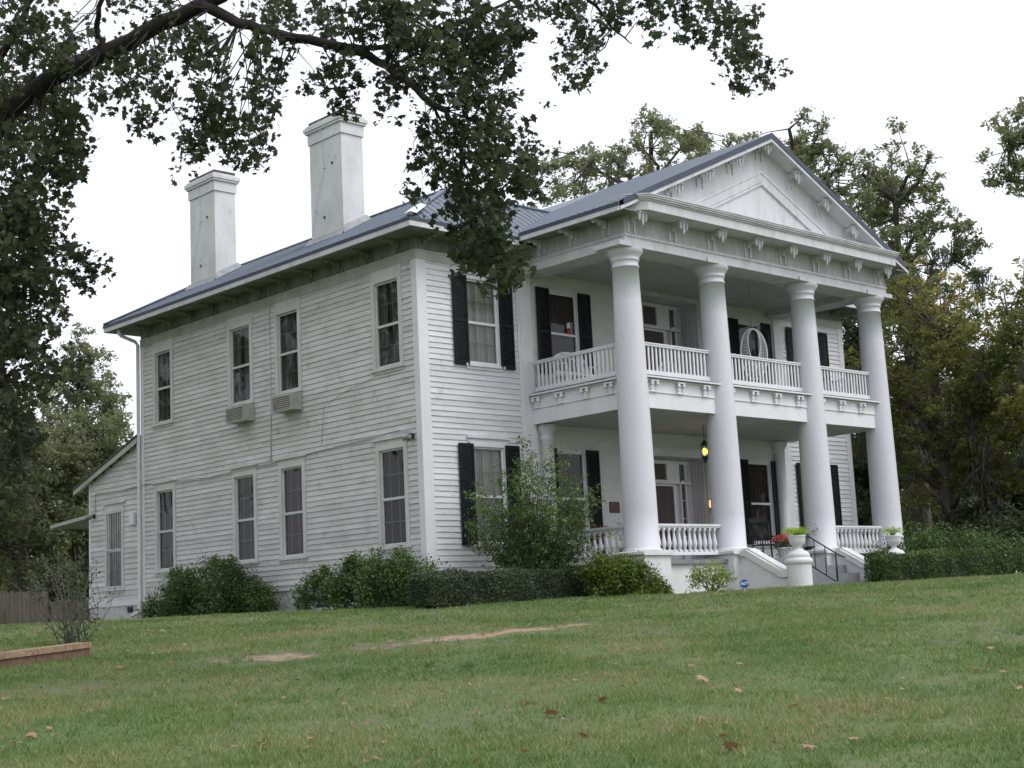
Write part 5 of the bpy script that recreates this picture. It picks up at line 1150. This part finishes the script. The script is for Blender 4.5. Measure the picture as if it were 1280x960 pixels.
    for cx, cy, rx, ry, n in EL:
        for k in range(int(n * (1.45 if cx < 90 and cy > 130 else 1.0 if cx < 130 else .85))):
            a = rng.uniform(0, 2 * PI); q = math.sqrt(rng.uniform(0, 1)); d = np.clip(rng.normal(16.9, .55), 15.6, 18.2) - (0 if cx > 150 else rng.uniform(-.8, .4))
            pu, pv = cx + rx * q * math.cos(a), cy + ry * q * math.sin(a)
            lv = np.interp(pu, [0, 30, 90, 150, 205, 262, 330], [152, 120, 88, 60, 34, 10, -30])
            if pu < 330 and abs(pv - lv) < 20: d = 18.4 + rng.uniform(0, .5)
            lv = np.interp(pu, [300, 345, 400, 462, 505, 555, 578], [28, 42, 52, 68, 98, 140, 172])
            if 300 < pu < 580 and abs(pv - lv) < 11: d = max(d, 17.2)
            p = Q(pu, pv, d); dd = np.linalg.norm(nodes - p - (0, 0, .3), axis=1); nd = nodes[dd.argmin()]
            if k % 2 == 0: tw.tube([nd, (nd + p) / 2 + (rng.normal(0, .05), rng.normal(0, .05), .10), p + (0, 0, .12), p + (0, 0, -.1)], [.010, .007, .004, .002], 4)
            for j in range(4): Cs.append(p + rng.normal(0, .055, (7, 3)) + rng.normal(0, .09, 3) * (1, 1, 1.1))
    # the rest of the crown, out of frame above and left
    for k in range(260):
        u, v = rng.uniform(-900, 600), rng.uniform(-600, -60); p = Q(u, v, rng.uniform(13, 24)); Cs.append(p + rng.normal(0, .3, (40, 3)))
    link('crown', leaf_mesh('crown', np.concatenate(Cs), .086, LOBED, LF_OAK, .25), r); tw.build('twigs', BARK, r)
oak()

# ------------------------------------------------------------------ fallen leaves
lr = np.random.default_rng(77)
spots_ = [(388, 930), (660, 885), (752, 880), (508, 850), (521, 845), (355, 878), (741, 828), (880, 855), (217, 826), (205, 862), (574, 810), (575, 830), (690, 898), (865, 836), (110, 948), (235, 951), (62, 915), (40, 924), (1128, 852), (1068, 934), (1140, 930), (905, 927), (915, 940), (1012, 940), (1038, 910), (925, 835), (540, 843), (345, 850), (150, 838), (290, 855), (770, 834), (880, 903), (328, 937), (20, 935), (1180, 858), (1255, 846), (185, 790), (205, 792), (430, 800), (755, 760)]
lm = []
for k in range(5):
    Vv = leaf_verts(np.zeros((1, 3)), .105, LOBED, 3.0, np.random.default_rng(200 + k)); lm.append(np_mesh('fallen_leaf', Vv + (0, 0, .055), 12, [tuple(range(12))], LF_DRY))
def ground_hit(u, v):
    c = CM @ np.array([(u - 640) / FPX, -(v - 480) / FPX, -1.0]); t = 6.0
    while t < 60:
        p = CP + c * t
        if p[2] < ground(p[0], p[1]): return p
        t += .03
    return None
for i, (u, v) in enumerate(spots_):
    p = ground_hit(u, v)
    if p is None: continue
    o = link('fallen_leaf', lm[i % 5], None, (float(p[0]), float(p[1]), float(ground(p[0], p[1]))), lr.uniform(0, 6)); s = lr.uniform(.7, 1.25); o.scale = (s, s, s)
    tag(o, 'dry brown fallen leaf lying on the lawn', 'leaf', 'fallen leaves on the lawn')
n = 420; s = lr.uniform(10, 31, n); t = lr.uniform(-1, 1, n) * (.4 * s); x = CP[0] + DV[0] * s + DV[1] * t; y = CP[1] + DV[1] * s - DV[0] * t
P = np.stack([x, y, ground(x, y) + .035], 1)
tag(link('leaf_litter', leaf_mesh('leaf_litter', P, .05, LOBED, LF_DRY, 1.5)), 'scattered crumbs of dry leaves in the grass', 'leaf litter', kind='stuff')
